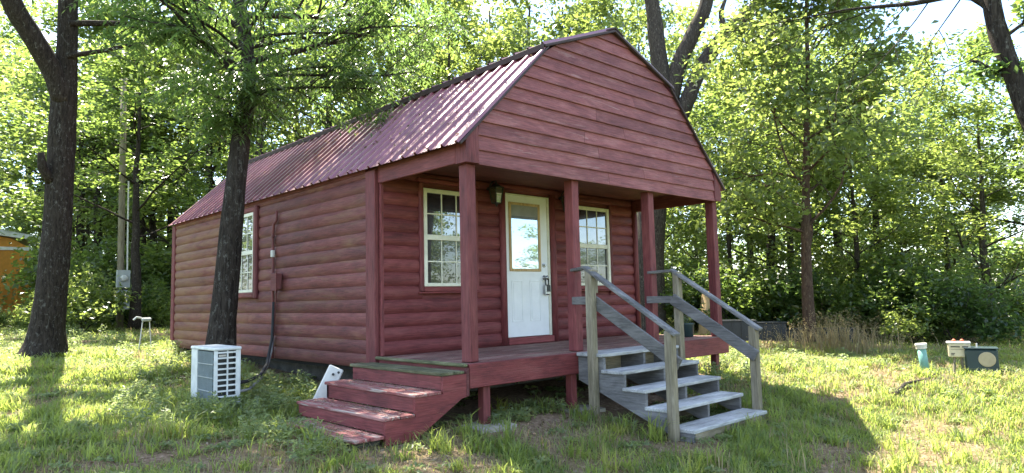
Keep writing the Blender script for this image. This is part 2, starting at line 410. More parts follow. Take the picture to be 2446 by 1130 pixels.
def plank_wall(wall, plane, axis, out, a0, a1, zb, zt, openings, mat, seams=(2.2, 3.6), bulge=.030, seg=3):
    z = zb
    while z < zt - .02:
        h = min(ROW, zt - z); spans = [(a0, a1)]
        for (o0, o1, p0, p1) in openings:
            if z + h > p0 + .012 and z < p1 - .012:
                ns = []
                for s0, s1 in spans:
                    if o1 <= s0 or o0 >= s1: ns.append((s0, s1)); continue
                    if o0 > s0: ns.append((s0, o0))
                    if o1 < s1: ns.append((o1, s1))
                spans = ns
        for s0, s1 in spans:
            cuts = [s0]
            while s1 - cuts[-1] > seams[1]:
                nx = cuts[-1] + rnd.uniform(*seams)
                if s1 - nx < .5: break
                cuts.append(nx)
            cuts.append(s1)
            for c0, c1 in zip(cuts, cuts[1:]):
                log_plank(c0 + .0012, c1 - .0012, z + .001, plane, axis, out, h - .002, bulge, seg).build('log_plank', mat, wall, smooth=False)
        z += ROW
def shade_planks(wall):
    for ch in wall.children:
        p = ch.data.polygons; p.foreach_set('use_smooth', [True] * len(p))
        ch.data.set_sharp_from_angle(angle=math.radians(50))

# side wall facing the left lawn (plane x = 0)
side_open = [(4.90, 5.72, .79, 2.02)]
wl = MB().box(.010, .10, D + .03, LEN - .02, ZB + .01, ZTOP).build('wall', M['siding_side'], cabin)
plank_wall(wl, 0.0, 'y', -1, D + .21, LEN - .13, ZB, ZTOP, side_open, M['siding_side'], seams=(2.4, 3.7), bulge=.020, seg=5)
shade_planks(wl)
# front wall behind the porch (plane y = D)
door_o = (1.94, 2.84, .0, 2.06); w1 = (.60, 1.42, .775, 1.99); w2 = (3.37, 4.19, .775, 1.99)
wf = MB().box(.10, W - .1, D + .010, D + .10, -.02, ZTOP).build('wall', M['siding_front'], cabin)
plank_wall(wf, D, 'x', -1, .01, W - .02, .004, ZTOP, [door_o, w1, w2], M['siding_front'], seams=(4.9, 5.2))
shade_planks(wf)
# far wall and right wall
wr = MB().box(W - .10, W - .010, D + .03, LEN - .02, ZB + .01, ZTOP).build('wall', M['siding_side'], cabin)
plank_wall(wr, W, 'y', 1, D + .02, LEN - .13, ZB, ZTOP, [], M['siding_side'], seams=(2.4, 3.7), seg=2); shade_planks(wr)
wb = MB().prism([(.02, ZB), (W - .02, ZB), (W - .02, 2.15), (3.62, 3.38), (2.44, 3.86), (1.26, 3.38), (.02, 2.15)], 'y', LEN - .10, LEN - .010).build('wall', M['siding_side'], cabin)
plank_wall(wb, LEN, 'x', 1, .05, W - .05, ZB, ZTOP, [], M['siding_side'], seams=(4, 4.95), seg=2); shade_planks(wb)
# corner boards
cb = [(-.046, .012, D + .004, D + .205, ZB - .01, 2.14), (-.042, .015, LEN - .13, LEN + .03, ZB - .03, 2.15)]
for b in cb: MB().box(*b, c=.008).build('corner_board', M['red_z'], cabin)
MB().box(.013, .055, D - .036, D + .003, .001, 2.14, c=.006).build('corner_board', M['red_z'], cabin)
o = MB().tube([(W - .035, D - .045, .002), (W - .035, D - .045, 2.14)], .045, 12, wob=.05, seed=3).build('corner_board', M['red_z'], cabin, smooth=True)
MB().box(W - .012, W + .046, LEN - .13, LEN + .03, ZB - .03, 2.15).build('corner_board', M['red_z'], cabin)
MB().box(W - .001, W + .046, D + .004, D + .12, ZB - .03, 2.15).build('corner_board', M['red_z'], cabin)
# wall top band under the eave on the side wall
MB().box(-.044, -.004, D + .21, LEN - .135, 2.125, 2.185, c=.006).build('eave_board', M['red_y'], cabin)
MB().box(W + .004, W + .044, D + .12, LEN - .135, 2.125, 2.185, c=.006).build('eave_board', M['red_y'], cabin)

# windows -----------------------------------------------------------
def window(a0, a1, z0, z1, plane, axis, out, gl):
    """double hung window with a 3 x 2 grid in each sash; a runs along the wall"""
    def bx(u0, u1, d0, d1, v0, v1, c=.004):
        q0, q1 = sorted((plane + out * d0, plane + out * d1))
        return MB().box(u0, u1, q0, q1, v0, v1, c) if axis == 'x' else MB().box(q0, q1, u0, u1, v0, v1, c)
    fr = MB(); t = .052
    for b in ((a0, a0 + t, .0, .052, z0, z1), (a1 - t, a1, .0, .052, z0, z1), (a0 + t, a1 - t, .0, .050, z1 - t, z1), (a0 + t, a1 - t, .0, .054, z0, z0 + t * .8)):
        q = bx(*b); fr.add(q.v, q.f)
    win = fr.build('window', M['white_vinyl'], cabin)
    zm = (z0 + z1) / 2; r = bx(a0 + t, a1 - t, .004, .046, zm - .032, zm + .032); r.build('meeting_rail', M['white_vinyl'], win)
    for (s0, s1, dep) in ((z0 + t * .8, zm - .032, .016), (zm + .032, z1 - t, .028)):
        bx(a0 + t, a1 - t, dep - .006, dep, s0, s1, c=.001).build('pane', gl if s0 > zm else M['glass_low'], win)
        for i in (1, 2):
            am = a0 + t + (a1 - a0 - 2 * t) * i / 3
            bx(am - .008, am + .008, dep + .0005, dep + .009, s0, s1, .002).build('muntin', M['white_vinyl'], win)
        sm = (s0 + s1) / 2
        bx(a0 + t, a1 - t, dep + .001, dep + .0105, sm - .008, sm + .008, .002).build('muntin', M['white_vinyl'], win)
    return win
window(.61, 1.41, .785, 1.98, D, 'x', -1, M['glass'])
window(3.38, 4.18, .785, 1.98, D, 'x', -1, M['glass'])
window(4.91, 5.71, .80, 2.01, 0, 'y', -1, M['glass_side'])
for (x0, x1) in ((.61, 1.41), (3.38, 4.18)):
    for q in ((x0 - .062, x0 - .001, .72, 2.045), (x1 + .001, x1 + .062, .72, 2.045)):
        MB().box(q[0], q[1], D - .062, D - .002, q[2], q[3], c=.014).build('window_trim', M['red_z'], cabin)
    MB().box(x0 - .085, x1 + .085, D - .072, D - .002, 2.046, 2.10, c=.014).build('window_trim', M['red_x'], cabin)
    MB().box(x0 - .085, x1 + .085, D - .076, D - .002, .70, .719, c=.006).build('window_trim', M['red_x'], cabin)
    MB().box(x0, x1, D - .058, D - .002, .7205, .783, c=.010).build('window_trim', M['red_x'], cabin)
for q in ((4.795, 4.909), (5.711, 5.80)):
    MB().box(-.072, -.002, q[0], q[1], .70, 2.10, c=.02).build('window_trim', M['red_z'], cabin)
MB().box(-.066, -.002, 4.91, 5.71, .715, .798, c=.016).build('window_trim', M['red_y'], cabin)
MB().box(-.058, -.002, 4.91, 5.71, 2.012, 2.09, c=.014).build('window_trim', M['red_y'], cabin)

# door --------------------------------------------------------------
dr = MB().box(1.985, 2.795, D - .012, D + .03, .098, 2.03, c=.004).build('door', M['white_door'], cabin)
dj = MB()
for b in ((1.945, 1.984, D - .030, D + .02, .092, 2.045), (2.796, 2.835, D - .030, D + .02, .092, 2.045), (1.984, 2.796, D - .028, D + .02, 2.031, 2.047)): dj.box(*b)
dj.build('door_jamb', M['white_vinyl'], cabin)
gf = MB()
for b in ((2.045, 2.085, .985, 1.93), (2.605, 2.645, .985, 1.93), (2.085, 2.605, .985, 1.02), (2.085, 2.605, 1.895, 1.93)): gf.box(b[0], b[1], D - .032, D - .011, b[2], b[3])
gf.build('glass_frame', M['raw_wood'], dr)
MB().box(2.085, 2.605, D - .020, D - .0125, 1.02, 1.895, c=.001).build('pane', M['door_glass'], dr)
MB().box(2.085, 2.605, D - .023, D - .0205, 1.745, 1.895, c=.001).build('shade', M['curtain'], dr)
for x0 in (2.075, 2.42):
    pn = MB()
    for b in ((x0, x0 + .013, .30, .86), (x0 + .192, x0 + .205, .30, .86), (x0 + .013, x0 + .192, .30, .313), (x0 + .013, x0 + .192, .847, .86)): pn.box(b[0], b[1], D - .019, D - .0115, b[2], b[3], .003)
    pn.box(x0 + .035, x0 + .170, D - .017, D - .0115, .335, .825, .004)
    pn.build('door_panel', M['white_door'], dr)
MB().tube([(2.715, D - .012, 1.075), (2.715, D - .022, 1.075), (2.715, D - .024, 1.075), (2.715, D - .045, 1.075)], [.034, .034, .018, .016], 16).build('deadbolt', M['steel'], dr, smooth=False)
MB().tube([(2.715, D - .012, .90), (2.715, D - .02, .90), (2.715, D - .03, .90), (2.715, D - .055, .90), (2.715, D - .075, .90), (2.715, D - .085, .90)], [.036, .034, .015, .026, .030, .012], 16).build('door_knob', M['steel'], dr, smooth=True)
# lock box hanging on the knob
lb = fixed('lock_box', 'black and grey key lock box hanging from the door knob', 'lock box', (2.72, D - .06, .72))
MB().box(2.675, 2.765, D - .085, D - .035, .655, .80, c=.014).build('box_body', M['steel'], lb)
MB().box(2.682, 2.758, D - .090, D - .0855, .70, .79, c=.002).build('dial_plate', M['black_plastic'], lb)
MB().tube([(2.69, D - .06, .79), (2.688, D - .06, .86), (2.70, D - .06, .895), (2.72, D - .06, .905), (2.74, D - .06, .895), (2.752, D - .06, .86), (2.75, D - .06, .79)], .010, 8).build('shackle', M['black_plastic'], lb)
# log trim posts either side of the door, head, threshold
for xx in (1.905, 2.885):
    MB().tube([(xx, D - .040, .003), (xx, D - .042, 1.0), (xx, D - .040, 2.085)], .048, 12, wob=.05, seed=xx).build('door_trim', M['red_z'], cabin, smooth=True)
MB().tube([(1.82, D - .045, 2.125), (2.97, D - .045, 2.125)], .040, 12, wob=.05).build('door_trim', M['red_x'], cabin, smooth=True)
MB().box(1.955, 2.835, D - .075, D - .002, .002, .090, c=.008).build('threshold', M['red_x'], cabin)

# lanterns ----------------------------------------------------------
def lantern(x, label):
    t = fixed('wall_lantern', label, 'lantern', (x, D - .1, 2.1), 'porch wall lanterns')
    y = D - .16; z = 1.93
    MB().tube([(x, D - .002, 2.10), (x, D - .028, 2.10)], [.055, .05], 14).build('back_plate', M['black_metal'], t)
    MB().tube([(x, D - .03, 2.10), (x, D - .08, 2.155), (x, y, 2.165), (x, y, 2.13)], .009, 8).build('arm', M['black_metal'], t)
    MB().prism([(x - .075, y - .075), (x + .075, y - .075), (x + .075, y + .075), (x - .075, y + .075)], 'z', z + .135, z + .147).build('roof_plate', M['black_metal'], t)
    MB().tube([(x, y, z + .147), (x, y, z + .19), (x, y, z + .205)], [.080, .028, .010], 4).build('cap', M['black_metal'], t)
    f = MB()
    for sx in (-1, 1):
        for sy in (-1, 1): f.obox((x + sx * .043, y + sy * .043, z - .06), (x + sx * .066, y + sy * .066, z + .135), .014, .014)
    f.box(x - .048, x + .048, y - .048, y + .048, z - .072, z - .060); f.tube([(x, y, z - .072), (x, y, z - .10), (x, y, z - .115)], [.03, .012, .004], 8)
    f.build('cage', M['black_metal'], t)
    a, b2 = .040, .062; z0, z1 = z - .059, z + .134
    vs = [(x - a, y - a, z0), (x + a, y - a, z0), (x + a, y + a, z0), (x - a, y + a, z0), (x - b2, y - b2, z1), (x + b2, y - b2, z1), (x + b2, y + b2, z1), (x - b2, y + b2, z1)]
    MB().add(vs, [(0, 1, 5, 4), (1, 2, 6, 5), (2, 3, 7, 6), (3, 0, 4, 7)]).build('lamp_glass', M['lamp_glass'], t)
lantern(1.70, 'black porch lantern on the wall between the first window and the door')
lantern(3.10, 'black porch lantern on the wall just right of the door, half behind a post')

# porch -------------------------------------------------------------
y = .002; k = 0
while y < D - .06:
    w = min(.139, D - .05 - y)
    MB().box(-.012 + rnd.uniform(-.006, .004), W + .012, y, y + w, -.030 + rnd.uniform(-.001, .002), 0.0 + rnd.uniform(-.002, .003), c=.004).build('deck_board', M['deck'], cabin)
    y += w + .005
MB().box(-.002, W + .002, -.040, -.001, -H1, -.002, c=.006).build('deck_fascia', M['red_x'], cabin)
MB().box(-.004, .034, .001, D, -H1 + .02, -.033, c=.005).build('deck_side_board', M['red_y'], cabin)
MB().box(W - .034, W + .004, .001, D, -H1 + .02, -.033, c=.005).build('deck_side_board', M['red_y'], cabin)
MB().box(-.055, -.014, -.03, D + .0, -.030, .004, c=.01).build('mossy_edge_board', M['mossy'], cabin)
for i in range(9):
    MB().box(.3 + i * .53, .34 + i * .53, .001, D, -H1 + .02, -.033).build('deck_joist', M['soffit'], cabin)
for (x, zt) in ((.075, 1.975), (1.655, 1.975), (3.16, 1.975), (4.765, 1.975)):
    b = MB().box(x - .008, x + .108, .040, .168, .003, zt, c=.007)
    tw = rnd.uniform(-.10, .10) if x > 1 else .12
    cx, cy = x + .05, .10; vs = []
    for v in b.v:
        a = tw * (1 - v[2] / 2); dx, dy = v[0] - cx, v[1] - cy
        vs.append((cx + dx * math.cos(a) - dy * math.sin(a), cy + dx * math.sin(a) + dy * math.cos(a), v[2]))
    b.v = vs; b.build('porch_post', M['red_z'], cabin)
for (x, yy) in ((.21, .012), (1.505, .012), (3.1, .012), (4.60, .012)):
    g = gz(x, yy)
    MB().box(x, x + .09, yy, yy + .09, g - .02, -H1 + .03, c=.005).build('support_post', M['red_z'], cabin)
# concrete pads
for (x, lab) in ((.23, 'pale concrete pad in the grass under the left porch support'), (1.60, 'pale concrete pad under the second porch support beside the grey steps')):
    g = gz(x, .03); vs = []
    p = [(x - .24, -.17), (x + .20, -.20), (x + .27, .10), (x + .10, .24), (x - .22, .18)]
    b = MB().prism([(q[0], q[1] - .02) for q in p], 'z', g - .05, g + .012).build('concrete_pad', M['stone'])
    tag(b, lab, 'paving slab')
# floor of the cabin and skids it stands on
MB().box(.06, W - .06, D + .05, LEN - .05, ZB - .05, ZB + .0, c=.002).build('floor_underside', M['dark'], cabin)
for i, x in enumerate((.35, 1.7, 3.1, 4.45)):
    b = MB(); ys_ = [D + .02 + j * 1.4 for j in range(6)] + [LEN - .05]
    for y0, y1 in zip(ys_, ys_[1:]): b.box(x, x + .13, y0, y1, min(gz(x, y0), gz(x, y1)) - .05, ZB - .052, c=.003)
    b.build('skid_beam', M['skid'], cabin)
for zz in (-.66, -.53):
    MB().box(.25, 4.6, D - .10 + (zz + .66) * .6, D - .02 + (zz + .66) * .6, zz, zz + .10, c=.006).build('skid_beam', M['skid'], cabin)
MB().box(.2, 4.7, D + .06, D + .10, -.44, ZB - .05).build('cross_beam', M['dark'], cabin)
# side beams and porch ceiling
for (xa, xb) in ((-.004, .036), (W - .036, W + .004)):
    MB().box(xa, xb, .135, D + .003, 1.978, 2.175, c=.006).build('porch_beam', M['red_y'], cabin)
MB().box(.045, .14, .135, D - .04, 2.02, 2.16, c=.006).build('porch_beam', M['red_y'], cabin)
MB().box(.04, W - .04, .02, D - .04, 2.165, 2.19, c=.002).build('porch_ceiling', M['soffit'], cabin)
MB().box(.16, W - .16, .02, .06, 1.985, 2.164, c=.004).build('porch_beam', M['red_x'], cabin)

# gable -------------------------------------------------------------
ZE, ZK, ZA, XK = 2.188, 3.438, 3.93, 1.233
def gx(z):                                             # left outline of the gable at height z
    if z < ZK: return -.05 + (XK + .05) * (z - ZE) / (ZK - ZE)
    return XK + (W / 2 - XK) * (z - ZK) / (ZA - ZK)
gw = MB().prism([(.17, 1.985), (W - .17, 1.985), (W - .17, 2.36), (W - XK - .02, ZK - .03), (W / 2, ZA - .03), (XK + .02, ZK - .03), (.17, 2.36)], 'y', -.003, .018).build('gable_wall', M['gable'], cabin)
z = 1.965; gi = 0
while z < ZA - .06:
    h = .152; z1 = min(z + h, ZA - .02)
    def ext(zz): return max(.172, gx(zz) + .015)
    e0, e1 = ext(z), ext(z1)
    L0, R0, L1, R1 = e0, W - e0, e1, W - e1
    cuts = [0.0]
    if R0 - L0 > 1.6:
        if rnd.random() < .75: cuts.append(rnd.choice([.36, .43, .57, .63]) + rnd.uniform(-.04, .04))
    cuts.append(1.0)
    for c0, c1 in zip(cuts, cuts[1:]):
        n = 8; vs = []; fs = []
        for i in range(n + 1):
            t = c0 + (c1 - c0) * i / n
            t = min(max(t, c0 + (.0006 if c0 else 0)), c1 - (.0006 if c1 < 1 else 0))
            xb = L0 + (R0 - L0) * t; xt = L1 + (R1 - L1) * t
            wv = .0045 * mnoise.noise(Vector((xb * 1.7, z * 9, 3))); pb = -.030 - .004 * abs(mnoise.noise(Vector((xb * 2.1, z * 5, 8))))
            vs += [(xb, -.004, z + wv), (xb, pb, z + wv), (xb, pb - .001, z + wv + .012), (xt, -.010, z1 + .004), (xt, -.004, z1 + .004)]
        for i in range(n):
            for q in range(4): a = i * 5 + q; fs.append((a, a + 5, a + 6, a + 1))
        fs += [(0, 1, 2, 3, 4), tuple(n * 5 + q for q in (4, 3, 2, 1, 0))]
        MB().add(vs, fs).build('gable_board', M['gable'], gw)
    z += h
# corner boxes of the gable
for s in (0, 1):
    X = (lambda x: x) if s == 0 else (lambda x: W - x)
    MB().prism([(X(0), 1.975), (X(.168), 1.975), (X(.168), 2.385), (X(.0), 2.215)][::(1 if s == 0 else -1)], 'y', -.036, .132).build('gable_corner_box', M['red_z'], cabin)
# roof --------------------------------------------------------------
def roof_panel(p0, p1, y0, y1, name, over=0.0, mat=None):
    """ribbed sheet: p0 = eave (x,z), p1 = top (x,z); ribs run up the slope"""
    a = Vector((p0[0], 0, p0[1])); b = Vector((p1[0], 0, p1[1])); t = (b - a).normalized(); nn = Vector((-t.z, 0, t.x))
    if nn.z < 0: nn = -nn
    prof = []; yy = y0; sp = .2286
    while yy < y1 - .01:
        e = min(sp, y1 - yy)
        prof += [(yy, 0), (yy + .010, .030), (yy + .036, .030), (yy + .046, 0), (yy + .106, 0), (yy + .112, .004), (yy + .122, .004), (yy + .128, 0), (yy + .158, 0), (yy + .164, .004), (yy + .174, .004), (yy + .180, 0)] if e > .2 else []
        yy += e
    prof.append((y1, 0)); vs = []; fs = []; n = len(prof)
    rows = 5
    for r in range(rows):
        f = r / (rows - 1); base = a + (b - a) * f
        for (q, h) in prof:
            d = .0025 * mnoise.noise(Vector((q * 1.5, f * 3, p0[0])))
            p = base + nn * (h + .012 + d); vs.append((p.x, q, p.z))
    for r in range(rows - 1):
        for i in range(n - 1): k = r * n + i; fs.append((k, k + 1, k + n + 1, k + n))
    m = MB().add(vs, fs)
    o = m.build(name, mat or M['roof'], None)
    md = o.modifiers.new('thick', 'SOLIDIFY'); md.thickness = .0015; md.offset = 0
    return o
yr0, yr1 = -.055, LEN + .06
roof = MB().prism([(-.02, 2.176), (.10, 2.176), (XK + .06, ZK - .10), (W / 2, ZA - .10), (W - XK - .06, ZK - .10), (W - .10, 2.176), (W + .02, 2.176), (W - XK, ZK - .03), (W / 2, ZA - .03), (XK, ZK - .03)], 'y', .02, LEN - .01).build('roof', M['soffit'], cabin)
ys_ = [yr0 + .9144 * i for i in range(10)]; ys_ = [q for q in ys_ if q < yr1 - .3] + [yr1]
for y0, y1 in zip(ys_, ys_[1:]):
    for s in (0, 1):
        X = (lambda x: x) if s == 0 else (lambda x: W - x)
        o = roof_panel((X(-.105), ZE - .052), (X(XK - .002), ZK - .012), y0, y1, 'roof_panel'); o.parent = roof
        o = roof_panel((X(XK - .085), ZK - .005), (X(W / 2), ZA + .012), y0, y1, 'roof_panel'); o.parent = roof
# screw heads on the near slope
sc = MB()
for j in range(38):
    for f in (.06, .36, .66, .94):
        x = -.105 + (XK + .103) * f; zz = ZE - .052 + (ZK - ZE + .04) * f; yy = yr0 + .075 + j * .2286 + .005
        p = Vector((x, yy, zz)) + Vector((-.70, 0, .715)) * .013; sc.tube([p, p + Vector((-.70, 0, .715)) * .007], [.009, .005], 6)
o = sc.build('screws', M['roof_edge'], roof); tag(o, kind='stuff')
for s in (0, 1):
    X = (lambda x: x) if s == 0 else (lambda x: W - x)
    # dark strip along the break: shade of the overhanging upper sheets put into colour
    MB().obox((X(XK - .096), yr0 - .004, ZK - .018), (X(XK - .096), yr1 - .004, ZK - .018), .014, .072).build('break_edge_board', M['roof_edge'], roof)
    # rake trims
    MB().obox((X(-.085), -.048, ZE - .045), (X(XK - .012), -.048, ZK + .0), .024, .032, up=(0, -1, 0)).build('rake_trim', M['roof_edge'], roof)
    MB().obox((X(XK - .08), -.050, ZK - .008), (X(W / 2), -.050, ZA + .004), .032, .044, up=(0, -1, 0)).build('rake_trim', M['roof_edge'], roof)
MB().prism([(W / 2 - .16, ZA - .035), (W / 2, ZA + .032), (W / 2 + .16, ZA - .035), (W / 2 + .16, ZA - .020), (W / 2, ZA + .050), (W / 2 - .16, ZA - .020)], 'y', yr0 - .02, yr1 + .02).build('ridge_cap', M['roof_edge'], roof)

# things fastened to the side wall -----------------------------------
cd = fixed('electrical_conduit', 'red painted pipe running up the side wall beside the window', 'conduit', (-.06, 4.22, .8))
MB().tube([(-.055, 4.22, -.14), (-.055, 4.225, .5), (-.055, 4.22, 1.2), (-.055, 4.235, 1.62), (-.06, 4.19, 1.76), (-.055, 4.12, 1.80), (-.055, 4.12, 1.93)], .020, 10).build('pipe', M['conduit'], cd, smooth=True)
MB().box(-.085, -.040, 4.19, 4.25, 1.28, 1.38, c=.008).build('white_clamp', M['pvc_white'], cd)
MB().box(-.080, -.038, 4.195, 4.245, 1.56, 1.60, c=.006).build('strap', M['conduit'], cd)
MB().box(-.080, -.038, 4.195, 4.245, .02, .06, c=.006).build('strap', M['conduit'], cd)
jb = fixed('junction_box', 'small red painted electrical box on the side wall beside the pipe', 'electrical box', (-.05, 4.05, .93))
MB().box(-.115, -.036, 3.97, 4.13, .82, 1.04, c=.008).build('box_body', M['conduit'], jb)
MB().box(-.127, -.1155, 3.96, 4.14, .80, 1.05, c=.004).build('box_cover', M['red_y'], jb)
MB().tube([(-.06, 4.17, .2), (-.055, 4.14, .6), (-.055, 4.10, .82)], .011, 8).build('cable', M['conduit'], jb)

# ------------------------------------------------------------------ RED STEPS at the left end of the porch
rsx = [(-.327, -.058), (-.640, -.220), (-.955, -.385), (-1.245, -.528)]
red_steps = fixed('red_steps', 'weathered red box steps with four treads at the left end of the porch', 'steps', (-.6, .8, gz(-.6, .8)))
prev = -.058
for k, (xo, zt) in enumerate(rsx):
    xi = (-.058, -.335, -.648, -.963)[k]
    yb = 1.60 if k < 3 else 1.42
    mt = M['mossy'] if k == 0 else M['tread_red']
    wdt = (xi + .03) - (xo - .012)
    for q in range(2):                                  # each tread is two planks
        a = xo - .012 + q * wdt / 2; b = a + wdt / 2 - .004
        o = MB().box(a, min(b, xi - .001 + (.0 if k else .0)), -.035 + rnd.uniform(-.012, .006), yb + rnd.uniform(-.02, .03), zt - .030, zt + rnd.uniform(-.003, .003), c=.006).build('tread', mt, red_steps)
        if k == 0 and q == 0: o['label'] = 'mossy green top tread'
    zl = rsx[k + 1][1] if k < 3 else None
    if zl is not None:
        MB().box(xo + .004, xo + .030, .002, yb - .02, zl + .001, zt - .031, c=.003).build('riser', M['red_y'], red_steps)
side = [(-.008, -.090), (-.322, -.090), (-.322, -.252), (-.636, -.252), (-.636, -.417), (-.950, -.417), (-.950, -.62), (-.64, -.62), (-.10, -.315), (-.008, -.30)]
for y0 in (-.003, 1.54):
    MB().prism(side, 'y', y0 - .03 if y0 < 0 else y0, y0 + (.002 if y0 < 0 else .032)).build('stringer', M['red_x'], red_steps)
MB().box(-.044, -.010, -.038, -.004, -.30, -.036, c=.003).build('corner_strip', M['soffit'], red_steps)
MB().box(-1.20, -.95, .05, .09, gz(-1.1, .05) - .02, -.560).build('support_block', M['skid'], red_steps)
MB().box(-1.20, -.95, 1.25, 1.30, gz(-1.1, 1.2) - .02, -.560).build('support_block', M['skid'], red_steps)

# ------------------------------------------------------------------ GREY STEPS with handrails
gs = fixed('grey_steps', 'grey weathered wooden steps with open risers in front of the porch', 'steps', (2.3, -.8, gz(2.3, -.8)))
SX0, SX1 = 1.555, 2.995
def tz(k): return .001 - .171 * k
def ty(k): return -.404 - .266 * k
for k in range(5):
    sk = .012 * k
    MB().box(SX0 - .03 + sk, SX1 + sk + .02, ty(k) - .012, ty(k) + .285 if k else -.052, tz(k) - .038, tz(k) + rnd.uniform(-.002, .002), c=.007).build('tread', M['grey_x'], gs)
g0 = gz(1.6, -1.5)
for i, x in enumerate((SX0 + .012, (SX0 + SX1) / 2 + .02, SX1 - .02)):
    pl = [(-.046, -.045), (-.046, -.300)]
    pl += [(-1.46, g0 - .05), (ty(4) + .0, g0 - .05)]
    for k in (4, 3, 2, 1):
        pl += [(ty(k), tz(k) - .040), (ty(k - 1) + .004, tz(k) - .040)] if k > 0 else []
    pl += [(ty(0) + .004, -.045)]
    MB().prism(pl, 'x', x, x + .038).build('stringer', M['grey_y'], gs)
MB().box(SX0 + .08, SX1 + .03, ty(4) + .012, ty(4) + .045, gz(2.3, -1.45) - .06, tz(4) - .040).build('bottom_riser', M['tan_x'], gs)
MB().box(SX0 + .06, SX1 - .03, -.075, -.046, -.225, -.043).build('top_riser', M['tan_x'], gs)
rail = fixed('stair_handrail', 'near grey wooden handrail along the left side of the grey steps', 'handrail', (1.55, -.8, gz(1.55, -.8)))
rail2 = fixed('stair_handrail', 'far grey wooden handrail along the right side of the grey steps', 'handrail', (3.07, -.85, gz(3.07, -.85)))
for (r, x0, ya, yb, zta, ztb, xin, px) in ((rail, 1.47, -.255, -1.245, .915, .265, 1, 1.66), (rail2, 3.04, -.34, -1.31, .90, .245, -1, 3.16)):
    w = .088
    for (yy, zt) in ((ya, zta), (yb, ztb)):
        g = gz(x0, yy)
        MB().box(x0, x0 + w, yy - .088, yy, g - .10, zt, c=.007).build('post', M['tan_z'], r)
    xc = x0 + w / 2
    sl = (ztb - zta) / (yb - ya)
    MB().obox((xc, ya + .03, zta + .030), (xc, yb - .13, ztb + .018 - .06), .095, .036, c=.006).build('top_rail', M['grey_board'] if 0 else M['grey_y'], r)
    xm = x0 + w + .018 if xin > 0 else x0 - .018
    MB().obox((xm, ya + .0, zta - .33), (xm, yb - .10, ztb - .335), .035, .135, c=.006).build('mid_rail', M['grey_board'], r)
    # short level pieces back to the porch post
    MB().obox((xc, ya + .02, zta + .018), (px + .03, .10, zta + .010), .085, .034, c=.004).build('level_rail', M['grey_board'], r)
    MB().obox((xm, ya - .01, zta - .34), (xm + (.03 if xin > 0 else .02), .044, zta - .34), .034, .088, c=.004).build('level_rail', M['grey_board'], r)
    if xin > 0:
        MB().box(x0 + w + .001, x0 + w + .037, ya - .085, ya - .002, zta - .26, zta - .01, c=.004).build('post_block', M['tan_z'], r)
        MB().box(x0 + w + .001, x0 + w + .034, yb - .02, yb + .012, ztb - .50, ztb - .30, c=.004).build('post_block', M['tan_z'], r)

# plant pot on the right end of the porch
pot = fixed('plant_pot', 'small dark plant pot on the right end of the porch floor', 'plant pot', (4.52, .42, 0))
MB().tube([(4.52, .42, .003), (4.52, .42, .01), (4.52, .42, .17), (4.52, .42, .19), (4.52, .42, .20)], [.085, .09, .108, .118, .112], 18, cap=True).build('pot', M['green_box'], pot, smooth=True)
b = MB()
for i in range(16):
    a = rnd.uniform(0, 6.28); r = rnd.uniform(.03, .12); h = rnd.uniform(.2, .30)
    p = [(4.52, .42, .19), (4.52 + math.cos(a) * r * .5, .42 + math.sin(a) * r * .5, h), (4.52 + math.cos(a) * r, .42 + math.sin(a) * r, h + .01)]
    b.tube(p, [.003, .003, .001], 3)
    for s in (-1, 1):
        q = Vector(p[2]); d = Vector((math.cos(a + s), math.sin(a + s), .3)); n_ = Vector((-d.y, d.x, 0)) * .018
        b.add([q, q + d * .025 + n_, q + d * .06, q + d * .025 - n_], [(0, 1, 2), (0, 2, 3)])
b.build('plant', M['weed'], pot)

# ------------------------------------------------------------------ AIR CONDITIONER on the left lawn
ax, ay = -1.516, 2.387; az0, az1 = gz(-1.4, 2.8) - .01, .165
ac = fixed('air_conditioner', 'white outdoor air conditioner unit on the lawn by the dark leaning tree', 'air conditioner', (ax + .15, ay + .35, az0))
AW, AD = .285, .70
c = MB(); t = .02
c.box(ax - .008, ax + AW + .008, ay - .010, ay + AD + .01, az1 - .035, az1, c=.010)
c.build('top_cover', M['ac_white'], ac)
c = MB()
c.box(ax + AW - .012, ax + AW, ay + .0, ay + AD, az0 + .05, az1 - .036)
c.box(ax, ax + AW - .013, ay + AD - .012, ay + AD, az0 + .05, az1 - .036)
c.box(ax + .0, ax + AW - .013, ay, ay + AD - .013, az0 + .04, az0 + .055)
c.box(ax, ax + .012, ay + AD - .19, ay + AD - .013, az0 + .056, az1 - .036)
c.build('casing', M['ac_white'], ac)
# side panel with louvre slots (faces the photographer)
c = MB(); z0, z1 = az0 + .056, az1 - .036; hz = (z1 - z0)
cols = [(.0, .040), (.135, .152), (.232, AW - .013)]
for (a, b2) in cols: c.box(ax + a, ax + b2, ay, ay + .010, z0, z1, c=.002)
nsl = 9
for i in range(nsl + 1):
    zz = z1 - .02 - i * (hz - .05) / nsl
    for (a, b2) in ((.0405, .1345), (.1525, .2315)):
        c.box(ax + a, ax + b2, ay + .001, ay + .009, zz - .009, zz + .009, c=.001)
c.box(ax + .0405, ax + .1345, ay + .0012, ay + .0088, z0, z0 + .03, c=.001); c.box(ax + .1525, ax + .2315, ay + .0012, ay + .0088, z0, z0 + .03, c=.001)
c.build('louvre_panel', M['ac_white'], ac)
MB().box(ax + .048, ax + .125, ay - .004, ay + .0005, z1 - .062, z1 - .040, c=.001).build('badge', M['steel'], ac)
c = MB()
for i in range(10): c.box(ax - .003, ax + .012, ay + .012, ay + .030, z0 + .02 + i * hz / 10, z0 + .045 + i * hz / 10, c=.001)
c.build('slot_strip', M['black_plastic'], ac)
